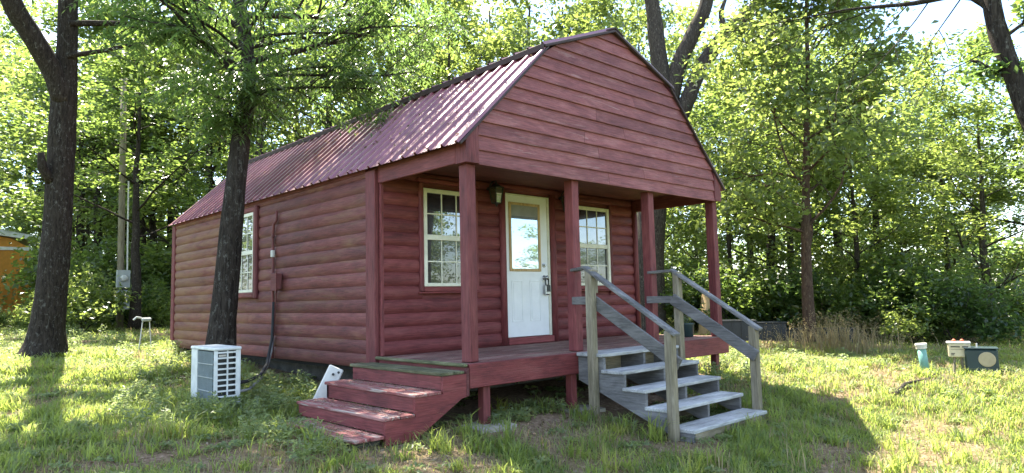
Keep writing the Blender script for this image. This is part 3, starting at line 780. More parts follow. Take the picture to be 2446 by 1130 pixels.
MB().box(ax + .045, ax + .24, ay + .06, ay + AD - .06, z0, z1 - .01).build('inner_coil', M['black_plastic'], ac)
cl = MB().box(ax + .004, ax + .03, ay + .035, ay + AD - .20, z0, z1 - .01, c=.002).build('coil', M['coil'], ac)
c = MB()
for i in range(1, 22): yy = ay + .035 + i * .0215; c.box(ax + .0005, ax + .0035, yy - .0015, yy + .0015, z0, z1 - .01, c=.0004)
for i in range(1, 4): zz = z0 + hz * i / 4; c.box(ax - .004, ax + .0003, ay + .035, ay + AD - .20, zz - .004, zz + .004, c=.001)
c.build('coil_guard', M['grey_box'], cl)
for yy in (ay + .08, ay + AD - .12): MB().box(ax + .01, ax + AW - .01, yy, yy + .05, az0 - .05, az0 + .039).build('foot', M['black_plastic'], ac)
# refrigerant lines to the wall
ln = fixed('refrigerant_lines', 'grey and black hoses running from the air conditioner to the side wall', 'hoses', (-.6, 3.2, -.3))
g = gz(-.6, 3.2)
MB().tube([(ax + AW, ay + .10, az0 + .17), (-1.05, 2.62, az0 + .16), (-.70, 3.1, g + .17), (-.35, 3.7, g + .27), (-.12, 4.1, g + .42), (-.07, 4.17, g + .62)], .016, 8).build('grey_hose', M['hose'], ln, smooth=True)
MB().tube([(ax + AW, ay + .14, az0 + .26), (-1.02, 2.70, az0 + .25), (-.75, 3.0, g + .22), (-.45, 3.5, g + .30), (-.16, 4.0, g + .60), (-.08, 4.15, g + .95), (-.07, 4.16, g + 1.1)], .020, 8).build('black_hose', M['black_hose'], ln, smooth=True)

# fallen white plastic panel behind the red steps
pp = fixed('fallen_cover', 'white plastic cover with two dark holes lying behind the red steps', 'plastic cover', (-.55, 1.8, gz(-.55, 1.8)))
b = MB().obox((-.62, 1.82, -.52), (-.40, 1.79, -.10), .17, .05, up=(-.45, -.89, 0), c=.012); b.build('panel_sheet', M['pvc_white'], pp)
for (hx, hz) in ((-.375, -.155), (-.44, -.17)):
    MB().tube([(hx - .014, 1.775, hz), (hx - .026, 1.75, hz)], .014, 10).build('hole_plug', M['black_plastic'], pp)

# ------------------------------------------------------------------ SMALL THINGS ON THE RIGHT
x, yy = 6.82, -1.99; g = gz(x, yy)
p = fixed('cleanout_pipe', 'pale green upright pipe with a white cap in the grass', 'pipe', (x, yy, g))
MB().tube([(x + .02, yy - .02, g - .06), (x - .01, yy + .01, -.22)], .057, 18).build('pipe_body', M['pvc_green'], p, smooth=True)
MB().tube([(x - .008, yy + .008, -.235), (x - .011, yy + .011, -.195), (x - .011, yy + .011, -.190), (x - .013, yy + .013, -.165), (x - .013, yy + .013, -.163)], [.070, .071, .077, .077, .062], 18).build('pipe_cap', M['pvc_white'], p)
x, yy = 6.93, -2.42; g = gz(x, yy)
rt = Vector((.26, -.965, 0)); fw = Vector((-.965, -.26, 0))     # facing the photographer
def P3(a, b_, z_): return (Vector((x, yy, 0)) + rt * a + fw * b_ + Vector((0, 0, z_)))[:]
sg = fixed('alarm_panel', 'cream box with printed lines on short wooden legs beside the green pipe', 'control box', (x, yy, g))
def rbox(a0, a1, b0, b1, z0, z1, c=.005):
    q = MB().box(a0, a1, b0, b1, z0, z1, c); return MB().add([P3(*v) for v in q.v], q.f)
rbox(-.135, .135, -.06, .06, -.345, -.155, .012).build('box_body', M['cream'], sg)
rbox(-.150, .140, -.07, .07, -.158, -.128, .010).build('lid', M['pvc_white'], sg)
for a, z0, z1, w_ in ((-.10, -.208, -.190, .11), (.035, -.208, -.190, .07), (-.10, -.236, -.231, .15), (-.10, -.300, -.286, .045), (-.10, -.318, -.306, .035)):
    rbox(a, a + w_, .0605, .0625, z0, z1, .0004).build('print_line', M['ink'], sg)
for a in (-.055, .04):
    q = MB().tube([P3(a, .0, -.128), P3(a, .0, -.112), P3(a, .0, -.095)], [.024, .024, .012], 12); q.build('cap_knob', M['terracotta'], sg, smooth=True)
for (a, a2) in ((-.06, -.09), (.02, .03), (.09, .125)):
    MB().obox(P3(a, -.01, -.345), P3(a2, .02, g - .05), .030, .030).build('leg', M['tan_z'], sg)
x, yy = 6.99, -2.66; g = gz(x, yy)
bn = fixed('green_valve_box', 'dark green plastic box with a round tan disc on its face', 'plastic box', (x, yy, g))
rbox(-.19, .19, -.18, .12, g - .05, -.222, .02).build('box_body', M['green_box'], bn)
rbox(-.20, .20, -.19, .13, -.222, -.205, .006).build('lid', M['green_box'], bn)
q = MB().tube([P3(.06, .118, -.36), P3(.06, .132, -.36), P3(.06, .136, -.36)], [.10, .10, .085], 28); q.build('round_disc', M['tan_disc'], bn)
MB().tube([P3(-.04, 0, -.205), P3(-.04, 0, -.15)], .010, 8).build('lid_pin', M['pvc_white'], bn)

def tub(cx, cy, w, d, h, rot, label, name='plastic_tub'):
    g = gz(cx, cy); o = thing(name, label, 'tub', (cx, cy, g - .03)); o.rotation_euler = (0, 0, rot)
    s = MB(); t = .03
    for b in ((-w / 2, w / 2, -d / 2, -d / 2 + t, 0, h), (-w / 2, w / 2, d / 2 - t, d / 2, 0, h), (-w / 2, -w / 2 + t, -d / 2 + t, d / 2 - t, 0, h), (w / 2 - t, w / 2, -d / 2 + t, d / 2 - t, 0, h)): s.box(*b, c=.006)
    s.build('tub_wall', M['black_plastic'], o)
    r = MB()
    for b in ((-w / 2 - .03, w / 2 + .03, -d / 2 - .03, -d / 2 + t, h + .001, h + .03), (-w / 2 - .03, w / 2 + .03, d / 2 - t, d / 2 + .03, h + .001, h + .03), (-w / 2 - .03, -w / 2 + t, -d / 2 + t, d / 2 - t, h + .001, h + .03), (w / 2 - t, w / 2 + .03, -d / 2 + t, d / 2 - t, h + .001, h + .03)): r.box(*b, c=.006)
    r.build('rim', M['black_plastic'], o)
    rb = MB(); n = int(w / .16)
    for i in range(n): a = -w / 2 + (i + .5) * w / n; rb.box(a - .02, a + .02, -d / 2 - .018, -d / 2 - .001, .02, h - .001)
    rb.build('ribs', M['black_plastic'], o); MB().box(-w / 2 + t, w / 2 - t, -d / 2 + t, d / 2 - t, h - .09, h - .06).build('contents', M['dark'], o)
    return o
tub(10.05, 2.75, .95, .55, .50, -.98, 'left black plastic tub seen behind the porch end post')
tub(10.50, 2.15, .75, .55, .48, -.95, 'right black plastic tub of the pair by the trees')
tub(11.15, 1.25, 1.35, .5, .34, -1.15, 'long low black trough behind the slim tree trunk')
# tan stump behind the tubs
x, yy = 11.6, 4.25; g = gz(x, yy)
o = MB().tube([(x, yy, g - .1), (x, yy, g + .15), (x + .05, yy, g + .6), (x + .1, yy, g + 1.05), (x + .12, yy, g + 1.12)], [.33, .27, .23, .21, .12], 16, wob=.12, seed=9).build('tree_stump', M['raw_wood'], None, True)
tag(o, 'tan broken tree stump standing behind the black tubs', 'tree stump')

# ------------------------------------------------------------------ THINGS ON THE LEFT, FAR SIDE
x, yy = .95, 16.2; g = gz(x, yy)
pole = fixed('utility_pole', 'tall grey wooden pole carrying a meter box left of the cabin', 'pole', (x, yy, g))
MB().tube([(x, yy + .14, g - .1), (x - .03, yy + .14, 3.5), (x - .08, yy + .14, 7.9)], [.095, .085, .07], 14, wob=.03).build('pole_shaft', M['tan_z'], pole, smooth=True)
MB().tube([(x + .13, yy + .04, 1.6), (x + .11, yy + .04, 3.0), (x + .10, yy + .04, 4.2)], .022, 8).build('conduit', M['pvc_white'], pole)
mb = fixed('meter_box', 'grey electric meter box with round glass meter on the wooden pole', 'meter box', (x, yy, .56))
MB().box(x - .16, x + .17, yy - .14, yy, 1.17, 1.66, c=.012).build('upper_box', M['grey_box'], mb)
MB().box(x - .16, x + .17, yy - .12, yy, .56, 1.10, c=.012).build('lower_box', M['grey_box'], mb)
MB().box(x - .13, x + .14, yy - .10, yy, 1.10, 1.17).build('neck', M['black_plastic'], mb)
MB().tube([(x, yy - .14, 1.43), (x, yy - .20, 1.43), (x, yy - .22, 1.43)], [.095, .09, .06], 20).build('meter', M['pvc_white'], mb, True)
x, yy = -.54, 8.37; g = gz(x, yy)
sp = fixed('water_standpipe', 'thin white pipe stand with a valve on top near the back corner of the cabin', 'standpipe', (x, yy, g))
MB().tube([(x - .13, yy, g - .05), (x - .07, yy, .36)], .011, 8).build('pipe', M['pvc_white'], sp)
MB().tube([(x + .10, yy + .03, g - .05), (x + .05, yy + .02, .36)], .010, 8).build('pipe', M['pvc_white'], sp)
MB().box(x - .085, x + .07, yy - .05, yy + .05, .36, .43, c=.02).build('valve_body', M['grey_box'], sp)
MB().tube([(x - .09, yy, .42), (x - .17, yy, .44), (x - .22, yy, .39)], .018, 8).build('spout', M['grey_box'], sp)

# orange shed
sx, sy = -2.6, 24.6; g = gz(sx, sy) - .1
sh = fixed('orange_shed', 'orange wooden shed with white trim and pale roof at the left edge', 'shed', (sx, sy, g))
MB().prism([(sx - 2.6, g), (sx + 2.75, g), (sx + 2.75, 2.75), (sx + 2.02, 3.17), (sx + .6, 3.42), (sx - 2.6, 2.7)], 'y', sy, sy + 4.5).build('wall', M['orange'], sh)
b = MB()
for i in range(13): xx = sx - 2.4 + i * .41; b.box(xx - .012, xx + .012, sy - .012, sy + .003, g, 2.70)
o = b.build('battens', M['orange'], sh)
MB().box(sx - 2.7, sx + 2.80, sy - .05, sy - .013, 2.74, 2.86).build('white_band', M['white_trim'], sh)
MB().obox((sx + .45, sy - .20, 3.46), (sx + 2.95, sy - .20, 3.14), .05, .12, up=(0, 0, 1)).build('white_band', M['white_trim'], sh)
MB().prism([(sx - 2.9, 2.75), (sx + .5, 3.47), (sx + 3.0, 3.17), (sx + 3.0, 3.23), (sx + .5, 3.66), (sx - 2.9, 2.9)], 'y', sy - .17, sy + 4.7).build('roof', M['ac_white'], sh)
b = MB()
for q in ((1.35, 1.42), (1.75, 1.82), (2.15, 2.22), (2.5, 2.57)): b.box(sx + q[0], sx + q[1], sy - .35, sy - .28, g, 1.5)
b.box(sx + 1.3, sx + 2.6, sy - .36, sy - .27, 1.42, 1.52)
b.build('rail_stand', M['orange'], sh)

# ------------------------------------------------------------------ VEGETATION
def leaf_arrays(C, size, rng, up=.55, aspect=.55, dirs=None, droop=.0, fold=.25):
    """four-vertex folded leaves at centres C; returns verts, faces"""
    n = len(C)
    nrm = rng.normal(size=(n, 3)); nrm[:, 2] = np.abs(nrm[:, 2]) * (1 + up * 2); nrm /= np.linalg.norm(nrm, axis=1)[:, None]
    d = rng.normal(size=(n, 3)) if dirs is None else dirs + .35 * rng.normal(size=(n, 3))
    d[:, 2] -= droop; d -= nrm * (d * nrm).sum(1)[:, None]; d /= np.linalg.norm(d, axis=1)[:, None] + 1e-9
    s = np.cross(nrm, d); sz = size * rng.uniform(.6, 1.25, n)[:, None]
    lift = nrm * sz * fold * .5
    V = np.stack([C - d * sz * .5, C + s * sz * aspect * .5 + lift + d * sz * .05, C + d * sz * .5, C - s * sz * aspect * .5 + lift + d * sz * .05], 1).reshape(-1, 3)
    i = np.arange(n) * 4
    F = np.concatenate([np.stack([i, i + 1, i + 2], 1), np.stack([i, i + 2, i + 3], 1)])
    return V, F
def leaves(name, mat, C, size, rng, parent=None, tone=None, **kw):
    V, F = leaf_arrays(C, size, rng, **kw)
    t = rng.uniform(0, 1, len(C)) if tone is None else tone
    me = fast_mesh(name, V, F, np.repeat(np.clip(t, 0, 1), 4))
    return link(name, me, mat, parent)

def grow(m, tips, rng, p, d, ln, r, depth, kids=(5, 5, 4), wander=.22, lift=.05, ratio=.52, nseg=6, spread=(.6, 1.15), r_end=.35):
    """a limb with its side limbs; tips collects (point, level)"""
    p = Vector(p); d = Vector(d).normalized(); pts = [p.copy()]; rad = [r]; st = ln / nseg
    for i in range(nseg):
        d = (d + Vector((rng.gauss(0, wander), rng.gauss(0, wander), rng.gauss(0, wander) * .6 + lift)) * .6).normalized()
        p = p + d * st; pts.append(p.copy()); rad.append(r * (1 - (1 - r_end) * (i + 1) / nseg))
    m.tube(pts, rad, 7 if r > .05 else (5 if r > .02 else 3), cap=False)
    if depth == 0:
        for i in range(2, nseg + 1): tips.append((pts[i], d.copy()))
        return
    k = kids[-depth] if depth <= len(kids) else kids[0]
    for j in range(k):
        f = .3 + .7 * (j + rng.random() * .8) / k; f = min(f, .99); i = min(int(f * nseg), nseg - 1)
        q = pts[i].lerp(pts[i + 1], f * nseg - i); t = (pts[i + 1] - pts[i]).normalized()
        side = t.orthogonal().normalized(); side.rotate(Matrix.Rotation(rng.uniform(0, 2 * math.pi), 3, t))
        dd = (t + side * rng.uniform(*spread) * 1.2).normalized()
        grow(m, tips, rng, q, dd, ln * ratio * rng.uniform(.75, 1.2), max(rad[i] * .55, .006), depth - 1, kids, wander, lift, ratio, max(3, nseg - 1), spread, r_end)

def crown_points(tips, per, rad, rng, flat=.65):
    T = np.array([t[0][:] for t in tips]); n = len(T)
    cnt = rng.poisson(per, n); C = np.repeat(T, cnt, 0)
    off = rng.normal(size=(len(C), 3)) * rad; off[:, 2] *= flat
    cl = np.repeat(rng.uniform(-.38, .38, n), cnt)
    return C + off, np.clip(.45 + cl + rng.normal(0, .18, len(C)), 0, 1)

def tree_proto(name, label, cat, seed, height, r, barkm, leafm, first=.25, kids=(4, 4), nlimb=9, limb=.34, per=30, size=.15, crad=.22, lean=(0, 0), lift=.05, group=None):
    """generic woodland tree: tapering trunk with limbs; crown of leaves at the twigs"""
    rg = random.Random(seed); rn = np.random.RandomState(seed)
    root = thing(name, label, cat, (0, 0, 0), group)
    m = MB(); tips = []; pts = []; rad = []; n = 12; ox = oy = 0
    for i in range(n + 1):
        f = i / n; ox += rg.gauss(0, .05) * height * .05 + lean[0] / n; oy += rg.gauss(0, .05) * height * .05 + lean[1] / n
        pts.append((ox, oy, f * height - .15)); rad.append(r * (1 - .82 * f) * (1 + .5 * math.exp(-f * 22)))
    m.tube(pts, rad, 12, wob=.10, seed=seed)
    for j in range(nlimb):
        f = first + (1 - first) * (j + .3 * rg.random()) / nlimb; i = min(int(f * n), n - 1); q = Vector(pts[i]).lerp(Vector(pts[i + 1]), f * n - i)
        a = j * 2.4 + rg.uniform(-.5, .5); up = .25 + .7 * f
        ln = height * limb * (1.05 - .65 * abs(f - .45)) * rg.uniform(.8, 1.15)
        grow(m, tips, rg, q, (math.cos(a), math.sin(a), up), ln, r * (1 - .82 * f) * .45, 2, kids, .22, lift)
    m.build('trunk', barkm, root, True)
    C, tone = crown_points(tips, per, crad, rn)
    leaves('crown', leafm, C, size, rn, root, tone)
    root['n'] = len(C)
    return root
def copy_thing(o, loc, rotz=0, sc=(1, 1, 1), label=None, group=None, hues=None):
    c = o.copy(); COL.objects.link(c)
    for ch in o.children:
        d = ch.copy(); COL.objects.link(d); d.parent = c
    c.location = loc; c.rotation_euler = (0, 0, rotz); c.scale = sc
    if label: c['label'] = label
    if group: c['group'] = group
    return c
def polar(px, d):                                      # ground point at a bearing (given as a picture column) and distance from the viewpoint
    w = CF + CR * ((px - 1223) / 1625.7); w = Vector((w.x, w.y)).normalized() * d
    x, y = CP.x + w.x, CP.y + w.y; return (x, y, gz(x, y))

WOODS = 'trees of the woods around the lawn'
WL = 'leafy green tree among the dense woods around the lawn'
protos = [
    tree_proto('woodland_tree', WL, 'tree', 101, 12.5, .22, M['bark_dark'], M['leaf'], .32, (4, 4), 12, .30, 15, .22, .26, group=WOODS),
    tree_proto('woodland_tree', WL, 'tree', 202, 11.0, .17, M['bark_grey'], M['leaf_yellow'], .12, (4, 4), 12, .30, 15, .215, .25, group=WOODS),
    tree_proto('woodland_tree', WL, 'tree', 303, 13.5, .20, M['bark_dark'], M['leaf'], .38, (4, 4), 11, .28, 15, .22, .27, group=WOODS),
    tree_proto('woodland_tree', WL, 'tree', 404, 9.0, .12, M['bark_grey'], M['leaf_yellow'], .08, (4, 4), 12, .33, 15, .20, .23, group=WOODS),
    tree_proto('woodland_tree', WL, 'tree', 505, 10.0, .15, M['bark_dark'], M['leaf_deep'], .12, (4, 4), 13, .32, 12, .21, .25, group=WOODS),
]
def where(px, k, kind='tree', d=0):                          # label and group of a woodland tree or shrub
    col = ('mid green', 'light green', 'tall mid green', 'small light green', 'dark green')[k] if kind == 'tree' else ('light green', 'mid green', 'dark green')[k]
    pl = next(t for lim, t in ((-100, 'at the far left beyond the orange shed'), (100, 'behind the orange shed'), (215, 'between the forked oak and the utility pole'), (312, 'behind the utility pole'), (420, 'between the utility pole and the cabin'), (650, 'behind the back end of the metal roof'),
        (900, 'behind the middle of the metal roof'), (1180, 'behind the front part of the metal roof'), (1500, 'behind the peak of the gable'), (1770, 'just right of the porch'), (1860, 'above the black tubs'), (1960, 'behind the slim oak'), (2120, 'behind the tall dry grass'),
        (2280, 'behind the green pipe'), (9999, 'behind the cream control box at the right')) if px < lim)
    dist = 'distant ' if d > 28 else ('close ' if 0 < d < 19 else '')
    return '%s%s woodland %s standing %s' % (dist, col, kind, pl), '%s%s %ss %s' % (dist, col, kind, pl)
# (picture column, distance, prototype, height scale)
BG = [(-360, 24, 1, .8), (-330, 29, 3, .9), (55, 40, 0, .9), (-50, 38, 1, .9), (150, 35, 1, .85), (190, 31, 2, .80), (236, 30, 0, .80), (262, 38, 1, .9), (335, 29.5, 2, .78), (370, 31, 0, .78), (398, 33, 2, .9), (300, 33, 3, .85), (210, 34, 3, .8), (385, 37, 1, .9), (175, 37, 3, .8), (326, 21, 2, .50),
      (450, 28, 1, .85), (510, 27, 0, .8), (590, 30, 1, .9), (628, 21.5, 2, .95), (720, 29, 1, 1.05), (790, 24, 0, .85), (870, 32, 1, 1.2), (930, 24, 4, .9), (1010, 30, 3, 1.4), (1090, 25, 1, 1.0),
      (1180, 32, 1, 1.4), (1260, 25, 1, 1.15), (1350, 31, 1, 1.35), (1450, 27, 3, 1.35), (1530, 33, 1, 1.2), (1660, 33, 3, 1.0), (1740, 20.5, 3, .60), (1790, 27, 1, .80), (1835, 21.5, 0, .55),
      (1890, 27, 1, .85), (2000, 29, 0, .85), (2045, 20, 3, .62), (2090, 25, 1, .78), (2190, 31, 3, .75), (2260, 24, 3, .60), (2340, 20.5, 1, .48), (2345, 31, 1, .5), (2500, 22, 0, .55), (2640, 20, 2, .55)]
for i, (px, d, k, s) in enumerate(BG):
    loc = polar(px, d); a = rnd.uniform(0, 6.28); wsc = s ** .6 * rnd.uniform(.95, 1.15)
    copy_thing(protos[k], loc, a, (wsc, wsc, s * rnd.uniform(.95, 1.05)), *where(px, k, 'tree', d))
# the prototypes themselves stand in the same woods, and a few trees behind the viewpoint show in the window glass
for p_, (px, d) in zip(protos, ((800, 40), (1350, 38), (60, 44), (1900, 37), (2150, 37))):
    p_.location = polar(px, d); p_['label'], p_['group'] = where(px, protos.index(p_), 'tree', d)
for (x, yy, k, s, w_) in ((6.6, -6.9, 3, .50, .42), (8.6, -10.5, 1, .55, .4), (15, -26, 4, .55, .8), (22, -30, 0, .5, .9), (30, -24, 1, .45, 1.0), (27, -14, 2, .35, .8), (9, -26, 1, .8, 1), (34, -12, 3, .6, 1)):
    copy_thing(protos[k], (x, yy, gz(x, yy)), rnd.uniform(0, 6), (w_, w_, s), label='tree on the open side of the lawn facing the cabin porch', group='trees mirrored in the porch windows')

# shrubs and undergrowth -------------------------------------------
def shrub_proto(seed, leafm, size=.13, n=3600, h=1.5, w=1.2):
    rn = np.random.RandomState(seed); rg = random.Random(seed)
    root = thing('woodland_shrub', 'low leafy shrub growing at the foot of the woods', 'shrub', (0, 0, 0), 'shrubs at the edge of the woods')
    m = MB(); tips = []
    for j in range(9):
        a = rg.uniform(0, 6.28); grow(m, tips, rg, (0, 0, -.05), (math.cos(a) * .7, math.sin(a) * .7, 1.0), h * rg.uniform(.6, .95), .018, 1, (5,), .25, .02)
    m.build('stem', M['bark_grey'], root)
    C, tone = crown_points(tips, n / len(tips), .16, rn)
    C[:, 2] = np.maximum(C[:, 2], .03)
    leaves('foliage', leafm, C, size, rn, root, tone); return root
shr = [shrub_proto(1, M['leaf_yellow']), shrub_proto(2, M['leaf']), shrub_proto(3, M['leaf_deep'])]
SH = [(172, 21, 0, .85), (200, 20.8, 0, .95), (238, 25, 1, 1.15), (262, 24.5, 2, 1.0), (60, 24, 0, .30), (20, 25, 0, .33), (318, 22.8, 2, .8), (345, 23, 1, .8), (385, 22, 0, .7), (158, 25, 1, 1.5), (120, 26, 0, .7), (285, 30, 0, 1.6), (405, 26, 1, 1.5), (350, 27, 0, 1.3), (210, 28, 1, 1.8),
      (1520, 22, 0, 1.1), (1610, 21.5, 1, 1.3), (1660, 19.5, 1, 1.1), (1710, 19, 2, 1.0), (1760, 18.7, 1, 1.1), (1800, 20.5, 0, 1.4), (1850, 18.6, 1, 1.0), (1895, 19, 2, 1.1), (1975, 18.6, 1, .9), (2010, 20, 0, 1.5), (2060, 18, 1, .8), (2110, 18.5, 2, .9), (2160, 17.6, 0, .75), (2200, 19, 1, 1.3), (2260, 17.8, 2, 1.0), (2300, 20.5, 2, .8), (2520, 20, 1, .9)]
for px, d, k, s in SH: copy_thing(shr[k], polar(px, d), rnd.uniform(0, 6), (s, s, s * rnd.uniform(.8, 1.1)), *where(px, k, 'shrub', d))
for s_, (px, d) in zip(shr, ((2380, 23), (1570, 24), (1450, 24))): s_.location = polar(px, d); s_['label'], s_['group'] = where(px, shr.index(s_), 'shrub', d)

# far woods: one leafy mass closing the horizon
def far_woods():
    rn = np.random.RandomState(33); n = 36000
    a = rn.uniform(-1.25, 1.15, n) + math.atan2(CF.x, CF.y); d = rn.uniform(42, 60, n)
    hmax = 4.5 + 4 * vnoise(a * 40, d * .2, .35) - 3.0 * sstep(1.25, 1.45, a)
    z = rn.uniform(0, 1, n) ** .8 * hmax
    keep = vnoise(a * 45 + 7, z + 50, .7) + .4 * vnoise(a * 90, z * 2, 1.0) > .62
    C = np.stack([CP.x + np.sin(a) * d, CP.y + np.cos(a) * d, z], 1)[keep]
    C[:, 2] += ground(C[:, 0], C[:, 1])
    o = leaves('far_woods', M['leaf'], C, .55, rn, None, None); tag(o, 'dense far woods closing the view behind the nearer trees', kind='stuff')
far_woods()

# --- the five trees that can be told apart --------------------------
def hero(name, label, loc, barkm, limbs, wob=.09, seed=1, seg=18):
    """limbs: list of (points, radii) in place coordinates"""
    root = fixed(name, label, 'tree', loc); m = MB()
    for pts, rad in limbs:
        # resample smoothly
        P = [Vector(p) for p in pts]; out = []; ro = []
        for i in range(len(P) - 1):
            p0 = P[max(i - 1, 0)]; p1 = P[i]; p2 = P[i + 1]; p3 = P[min(i + 2, len(P) - 1)]
            k = max(2, int((p2 - p1).length / .16))
            for j in range(k):
                t = j / k; q = .5 * ((2 * p1) + (p2 - p0) * t + (2 * p0 - 5 * p1 + 4 * p2 - p3) * t * t + (-p0 + 3 * p1 - 3 * p2 + p3) * t ** 3)
                out.append(q); ro.append(rad[i] + (rad[i + 1] - rad[i]) * t)
        out.append(P[-1]); ro.append(rad[-1])
        m.tube(out, ro, seg, wob=wob, seed=seed)
    return root, m
rg = random.Random(77); rn = np.random.RandomState(77)

# forked dark oak at the left
def roots(x, y, g, r0, n, seed):
    q = random.Random(seed); out = []
    for i in range(n):
        a = 6.283 * i / n + q.uniform(-.3, .3); c, s_ = math.cos(a), math.sin(a); l = r0 * q.uniform(1.5, 2.3)
        out.append(([(x + c * r0 * .35, y + s_ * r0 * .35, g + r0 * 1.3), (x + c * r0 * .85, y + s_ * r0 * .85, g + r0 * .35), (x + c * l, y + s_ * l, gz(x + c * l, y + s_ * l) - .06)], [r0 * .38, r0 * .30, r0 * .10]))
    return out
g = gz(-2.03, 8.7)
t1, m = hero('forked_oak', 'big dark oak trunk forking at the left of the lawn', (-2.03, 8.7, g), M['bark_dark'], [
    ([(-2.03, 8.7, g - .15), (-2.0, 8.7, g + .12), (-1.99, 8.69, g + .45), (-1.94, 8.67, 1.2), (-1.90, 8.67, 2.2), (-1.89, 8.67, 3.2), (-1.88, 8.66, 4.3), (-1.86, 8.66, 5.2), (-1.85, 8.66, 6.6), (-1.7, 8.7, 9.0), (-1.6, 8.8, 12.0)], [.44, .335, .265, .232, .212, .206, .205, .165, .155, .12, .06]),
    ([(-1.90, 8.62, 4.2), (-2.10, 8.56, 4.75), (-2.45, 8.46, 5.3), (-2.75, 8.36, 5.8), (-3.2, 8.2, 7.2), (-3.5, 8.1, 9.5)], [.165, .165, .16, .155, .13, .08]),
    ([(-2.02, 8.6, 2.8), (-2.17, 8.5, 3.0), (-2.21, 8.45, 3.25)], [.09, .075, .045])] + roots(-2.03, 8.7, g, .27, 7, 3), seed=4)
tips = []
for (p, d_, ln, r) in (((-1.85, 8.66, 7.2), (1, -.4, .5), 3.4, .10), ((-1.85, 8.66, 6.3), (.8, -.9, .35), 3.2, .09), ((-1.75, 8.7, 8.4), (1, .4, .7), 3.0, .09), ((-1.75, 8.7, 8.2), (-.2, -1, .5), 3.2, .09), ((-1.7, 8.7, 9.6), (.5, -.8, .8), 2.6, .07),
                       ((-1.7, 8.7, 10), (-.6, .6, .8), 2.6, .07), ((-3.1, 8.25, 6.8), (-.6, -.9, .4), 3.0, .08), ((-3.3, 8.2, 8.0), (-.9, .3, .6), 3.0, .08), ((-3.4, 8.1, 9.2), (-.2, -.7, 1), 2.6, .06), ((-1.65, 8.8, 11.3), (.2, .1, 1), 2.2, .06),
                       ((-1.88, 8.5, 5.0), (.9, -.6, .25), 1.9, .05), ((-1.87, 8.5, 5.6), (1, -.1, .25), 2.3, .06)):
    grow(m, tips, rg, p, d_, ln, r, 2, (5, 5), .2, .03)
m.build('trunk', M['bark_dark'], t1, True)
C, tone = crown_points(tips, 14, .20, rn); leaves('crown', M['leaf'], C, .16, rn, t1, tone)

# dark leaning tree between the air conditioner and the side wall, with long drooping compound leaves
g = gz(-.9, 3.86)
t2, m = hero('leaning_tree', 'dark leaning tree trunk close in front of the side wall', (-.9, 3.86, g), M['bark_dark'], [
    ([(-.92, 3.86, g - .1), (-.90, 3.86, -.1), (-.885, 3.86, .3), (-.83, 3.84, 1.2), (-.76, 3.81, 2.2), (-.69, 3.80, 2.9), (-.62, 3.82, 3.5), (-.62, 3.90, 4.2), (-.70, 4.05, 5.4), (-.6, 4.2, 7.2), (-.5, 4.2, 9.2)], [.26, .21, .168, .146, .132, .12, .108, .095, .08, .06, .03])] + roots(-.92, 3.86, g, .24, 7, 5), seed=8, wob=.08)
tips = []
for (p, d_, ln, r) in (((-.62, 3.82, 3.6), (-.8, -.2, .35), 1.6, .05), ((-.62, 3.86, 3.9), (1.0, -.35, .40), 2.1, .05), ((-.62, 3.9, 4.1), (.6, .8, .4), 2.2, .05), ((-.64, 3.95, 4.4), (-1.0, .3, .5), 2.2, .05), ((-.66, 4.0, 4.6), (1.0, .1, .5), 2.4, .05), ((-.68, 4.0, 5.0), (.2, -1, .4), 2.2, .045),
                       ((-.68, 4.1, 5.6), (-.7, -.7, .4), 2.4, .045), ((-.65, 4.1, 6.2), (.8, -.5, .5), 2.2, .04), ((-.6, 4.2, 6.8), (-.5, .8, .6), 2.2, .04), ((-.6, 4.2, 7.4), (.4, .7, .7), 2.0, .035), ((-.55, 4.2, 8.0), (-.6, -.4, .8), 1.8, .03), ((-.5, 4.2, 8.8), (.3, -.2, 1), 1.5, .03)):
    grow(m, tips, rg, p, d_, ln, r, 1, (6,), .22, .0, .5)
low = []
for (p, d_, ln) in (((-.62, 3.82, 3.45), (.73, -.69, .22), 1.7), ((-.62, 3.84, 3.7), (.85, -.45, .15), 2.3), ((-.62, 3.84, 3.6), (.55, -.85, .3), 1.3), ((-.62, 3.82, 3.3), (-.73, .60, .2), .9), ((-.62, 3.84, 3.8), (-.85, .3, .3), 1.5), ((-.62, 3.82, 3.4), (-.5, -.85, .25), .8),
                    ((-.62, 3.86, 4.0), (-.9, -.4, .3), 1.6), ((-.64, 3.9, 4.3), (-.1, -1, .2), 1.3), ((-.62, 3.86, 4.1), (.9, -.5, .35), 2.6), ((-.64, 3.9, 4.2), (.5, -.9, .1), 1.8), ((-.66, 3.80, 2.95), (-.6, .2, .5), .35), ((-.62, 3.8, 3.3), (.2, -.9, .3), .5)):
    grow(m, low, rg, p, d_, ln, .028, 1, (6,), .16, -.05, .42)
m.build('trunk', M['bark_dark'], t2, True)
